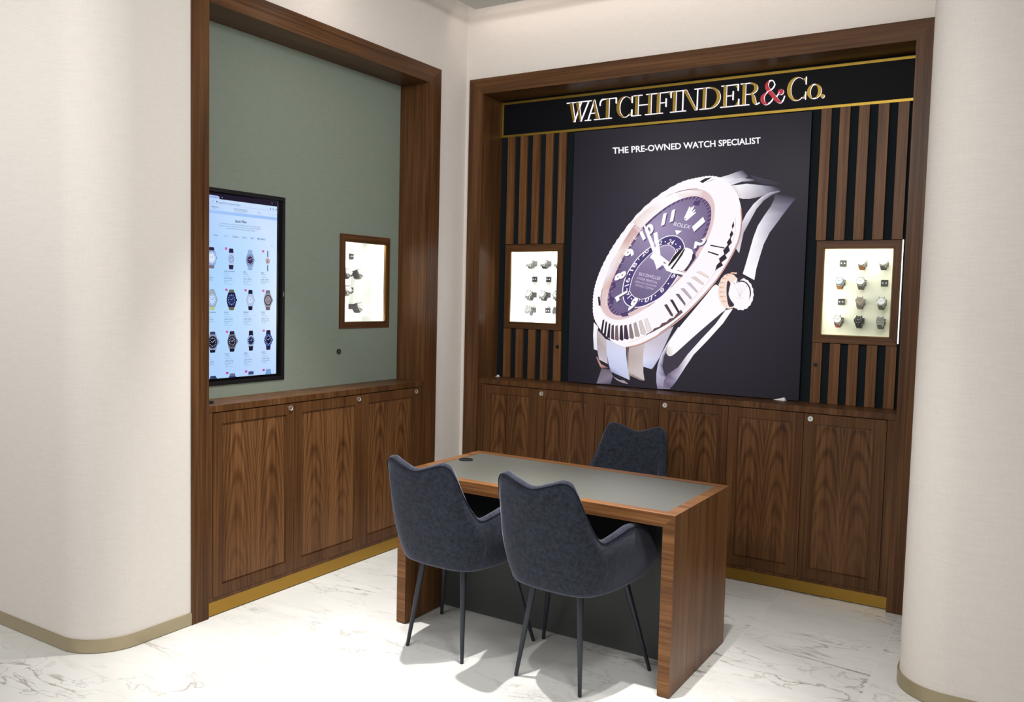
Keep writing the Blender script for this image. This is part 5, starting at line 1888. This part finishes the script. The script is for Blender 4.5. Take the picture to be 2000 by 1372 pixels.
def make_watch(strap, case, dialm, mark, shape='round', strap_w=0.020):
    root = thing('wristwatch', '', 'watch')
    c = Vector((0, -0.062, -0.008))
    tilt = math.radians(24)

    def grow(mb, k=1.27):
        mb.v = [tuple(c + (Vector(p) - c) * k) for p in mb.v]
        return mb
    # strap loop round the roll
    n = 40
    m = MB()
    for i in range(n):
        a = 2 * math.pi * i / n
        for (r, x) in ((0.0212, -strap_w / 2), (0.0236, -strap_w / 2), (0.0236, strap_w / 2), (0.0212, strap_w / 2)):
            m.v.append((x, c.y + r * math.cos(a), c.z + r * 1.06 * math.sin(a)))
    for i in range(n):
        for k in range(4):
            l = (k + 1) % 4
            j = (i + 1) % n
            m.f.append((4 * i + k, 4 * i + l, 4 * j + l, 4 * j + k))
            m.m.append(0)
            m.s.append(False)
    grow(m).build('strap', strap, root)
    ax = Vector((0, -math.cos(tilt), math.sin(tilt)))
    up = Vector((0, math.sin(tilt), math.cos(tilt)))
    cc = c + ax * 0.021
    X = Vector((1, 0, 0))

    def fn(a, b, d):
        return tuple(cc + X * a + up * b + ax * d)
    m = MB()
    if shape == 'round':
        m.cyl(cc, ax, 0.0195, 0.0065, 36)
        m.cyl(cc + ax * 0.0065, ax, 0.0195, 0.0022, 36, r2=0.0172)
        R_ = 0.0165
    else:
        P = [(-.0145, -.017), (.0145, -.017), (.0165, 0), (.0145, .017), (-.0145, .017), (-.0165, 0)]
        m.prism(P, fn, 0, 0.0085)
        R_ = 0.0135
    for sx in (-1, 1):
        for sz in (-1, 1):
            m.prism([(sx * 0.0085, sz * 0.014), (sx * 0.0125, sz * 0.014), (sx * 0.0115, sz * 0.0245), (sx * 0.0090, sz * 0.0245)], fn, -0.002, 0.0045)
    grow(m).build('case', case, root)
    m = MB()
    if shape == 'round':
        m.cyl(cc + ax * 0.0086, ax, 0.0160, 0.0005, 32)
    else:
        m.prism([(-.0115, -.0135), (.0115, -.0135), (.0115, .0135), (-.0115, .0135)], fn, 0.0086, 0.0090)
    for k in range(12):
        a = math.pi * k / 6
        r0, r1 = R_ * 0.74, R_ * 0.92
        w = 0.0007
        q = []
        for (r, s) in ((r0, -w), (r0, w), (r1, w), (r1, -w)):
            q.append(fn(r * math.sin(a) + s * math.cos(a), r * math.cos(a) - s * math.sin(a), 0.0093))
        m.add(q, [(0, 1, 2, 3)], 1)
    grow(m).build('dial', [dialm, mark], root)
    m = MB()
    for (a, l, w) in ((-55, 0.009, 0.0007), (52, 0.0125, 0.0005)):
        a = math.radians(a)
        q = [fn(r * math.sin(a) + s * math.cos(a), r * math.cos(a) - s * math.sin(a), 0.0098) for (r, s) in ((-.002, -w), (-.002, w), (l, w), (l, -w))]
        m.add(q, [(0, 1, 2, 3)])
    grow(m).build('hands', mark, root)
    m = MB().cyl(cc + X * 0.0190 + ax * 0.004, X, 0.0026, 0.0034, 16)
    grow(m).build('crown', case, root)
    return root


def smat(n, c, r=0.5, mt=0.0):
    return simple(n, c, r, mt)


tan, brown, grey_s, blk_s, taupe, red_s, green_s = (smat('tan_strap', (176, 112, 58), .7), smat('brown_strap', (74, 52, 44), .7), smat('grey_strap', (104, 98, 92), .7), smat('black_strap', (36, 34, 38), .7),
                                                    smat('taupe_strap', (150, 132, 120), .6), smat('red_striped_strap', (170, 80, 80), .7), smat('green_strap', (90, 104, 74), .7))
wd, bd, blud, tpd, gd = smat('white_dial', (246, 244, 250), .4), smat('black_dial', (26, 26, 30), .35), smat('white_blue_dial', (196, 204, 232), .4), smat('taupe_dial', (166, 150, 138), .4), smat('grey_dial', (150, 150, 148), .4)
ink_d, ink_w, ink_b = smat('dark_marks', (46, 42, 48), .5), smat('light_marks', (225, 222, 220), .5), smat('blue_marks', (44, 56, 120), .5)
stl = M['steel']
spec = {
    'a': make_watch(tan, stl, wd, smat('silver_marks', (200, 196, 200), .4)),
    'b': make_watch(grey_s, stl, wd, tpd),
    'c': make_watch(tan, stl, blud, ink_b),
    'd': make_watch(grey_s, stl, wd, ink_d),
    'e': make_watch(taupe, stl, tpd, ink_d),
    'f': make_watch(green_s, stl, wd, ink_d),
    'g': make_watch(red_s, stl, wd, ink_d, 'round', 0.018),
    'h': make_watch(blk_s, M['black_steel'], bd, ink_w),
    'i': make_watch(grey_s, stl, gd, ink_d, 'rect'),
    'j': make_watch(blk_s, stl, wd, ink_d),
}
mount0, holder0 = make_mount(), make_holder()
used = set()


def put(key, src, loc, rz, label, group, name=None):
    if key not in used:
        used.add(key)
        o = src
    else:
        o = copy_thing(src)
    o.location = loc
    o.rotation_euler = (0, 0, rz)
    o['label'] = label
    o['group'] = group
    return o


ZR = [1.836, 1.727, 1.618, 1.512]
YR = SF + DB - 0.0002
gR, gL, gG = 'watches in the cream-lit case right of the poster', 'watches in the lit case left of the poster', 'watches in the green wall case'
mR, mL, mG = 'mounts in the cream-lit case right of the poster', 'mounts in the lit case left of the poster', 'mounts in the green wall case'
rowsR = [[None, ('a', 'steel watch with bright white dial and tan strap, top row of the right case'), ('b', 'steel watch with pale dial and grey strap, top right corner of the right case')],
         [('c', 'watch with blue-marked dial and tan strap, left in the second row of the right case'), ('d', 'steel watch with white three-counter dial on grey strap, centre of the second row'), None],
         [None, ('e', 'taupe watch with matching dial and strap, centre of the third row of the right case'), ('f', 'steel watch with white dial and green strap, right in the third row')],
         [('g', 'watch with white dial on a red striped strap, bottom left of the right case'), ('h', 'black watch with black dial and black strap, centre of the bottom row'), ('i', 'rectangular steel watch on a grey strap, bottom right of the right case')]]
XR = [2.398, 2.510, 2.621]
emptyR = {(0, 0): 'empty dark mount at the top left of the cream-lit case', (1, 2): 'empty dark mount at the right of the second row in the cream-lit case', (2, 0): 'empty dark mount at the left of the third row in the cream-lit case'}
rn = ('top', 'second', 'third', 'bottom')
cn = ('left', 'middle', 'right')
for r in range(4):
    for c in range(3):
        loc = (XR[c], YR, ZR[r])
        w = rowsR[r][c]
        if w is None:
            put('mount', mount0, loc, 0, emptyR[(r, c)], mR)
        else:
            put('holder', holder0, loc, 0, 'dark block behind the %s watch, %s row of the cream-lit case' % (cn[c], rn[r]), mR)
            put(w[0], spec[w[0]], loc, 0, w[1], gR)
XL = [0.371, 0.482, 0.590]
rowsL = [['d', 'j', 'd'], [None, None, None], ['d', 'j', 'j'], ['b', None, 'i']]
for r in range(4):
    for c in range(3):
        loc = (XL[c], YR, ZR[r] - 0.002)
        k = rowsL[r][c]
        if r == 1 and c == 2:
            continue
        if k is None:
            put('mount', mount0, loc, 0, 'empty dark mount, %s of the %s row, lit case left of poster' % (cn[c], rn[r]), mL)
        else:
            put('holder', holder0, loc, 0, 'dark block behind the %s watch, %s row, case left of poster' % (cn[c], rn[r]), mL)
            put(k, spec[k], loc, 0, ('steel watch seen from the side, %s of the %s row, case left of poster' % (cn[c], rn[r])), gL)
XG = LB + 0.006 - DG + 0.0002
YG = {'far': -0.640, 'near': -0.752}
for (r, s, k) in ((0, 'far', None), (1, 'far', 'd'), (1, 'near', 'j'), (2, 'far', None), (2, 'near', 'b'), (3, 'far', 'j')):
    loc = (XG, YG[s], ZR[r])
    if k is None:
        put('mount', mount0, loc, math.pi / 2, 'empty dark mount in the %s row of the green wall case' % rn[r], mG)
    else:
        put('holder', holder0, loc, math.pi / 2, 'dark block behind the %s watch, %s row of the green wall case' % ('left' if s == 'near' else 'right', rn[r]), mG)
        put(k, spec[k], loc, math.pi / 2, 'watch seen edge on, %s in the %s row of the green wall case' % ('left' if s == 'near' else 'right', rn[r]), gG)
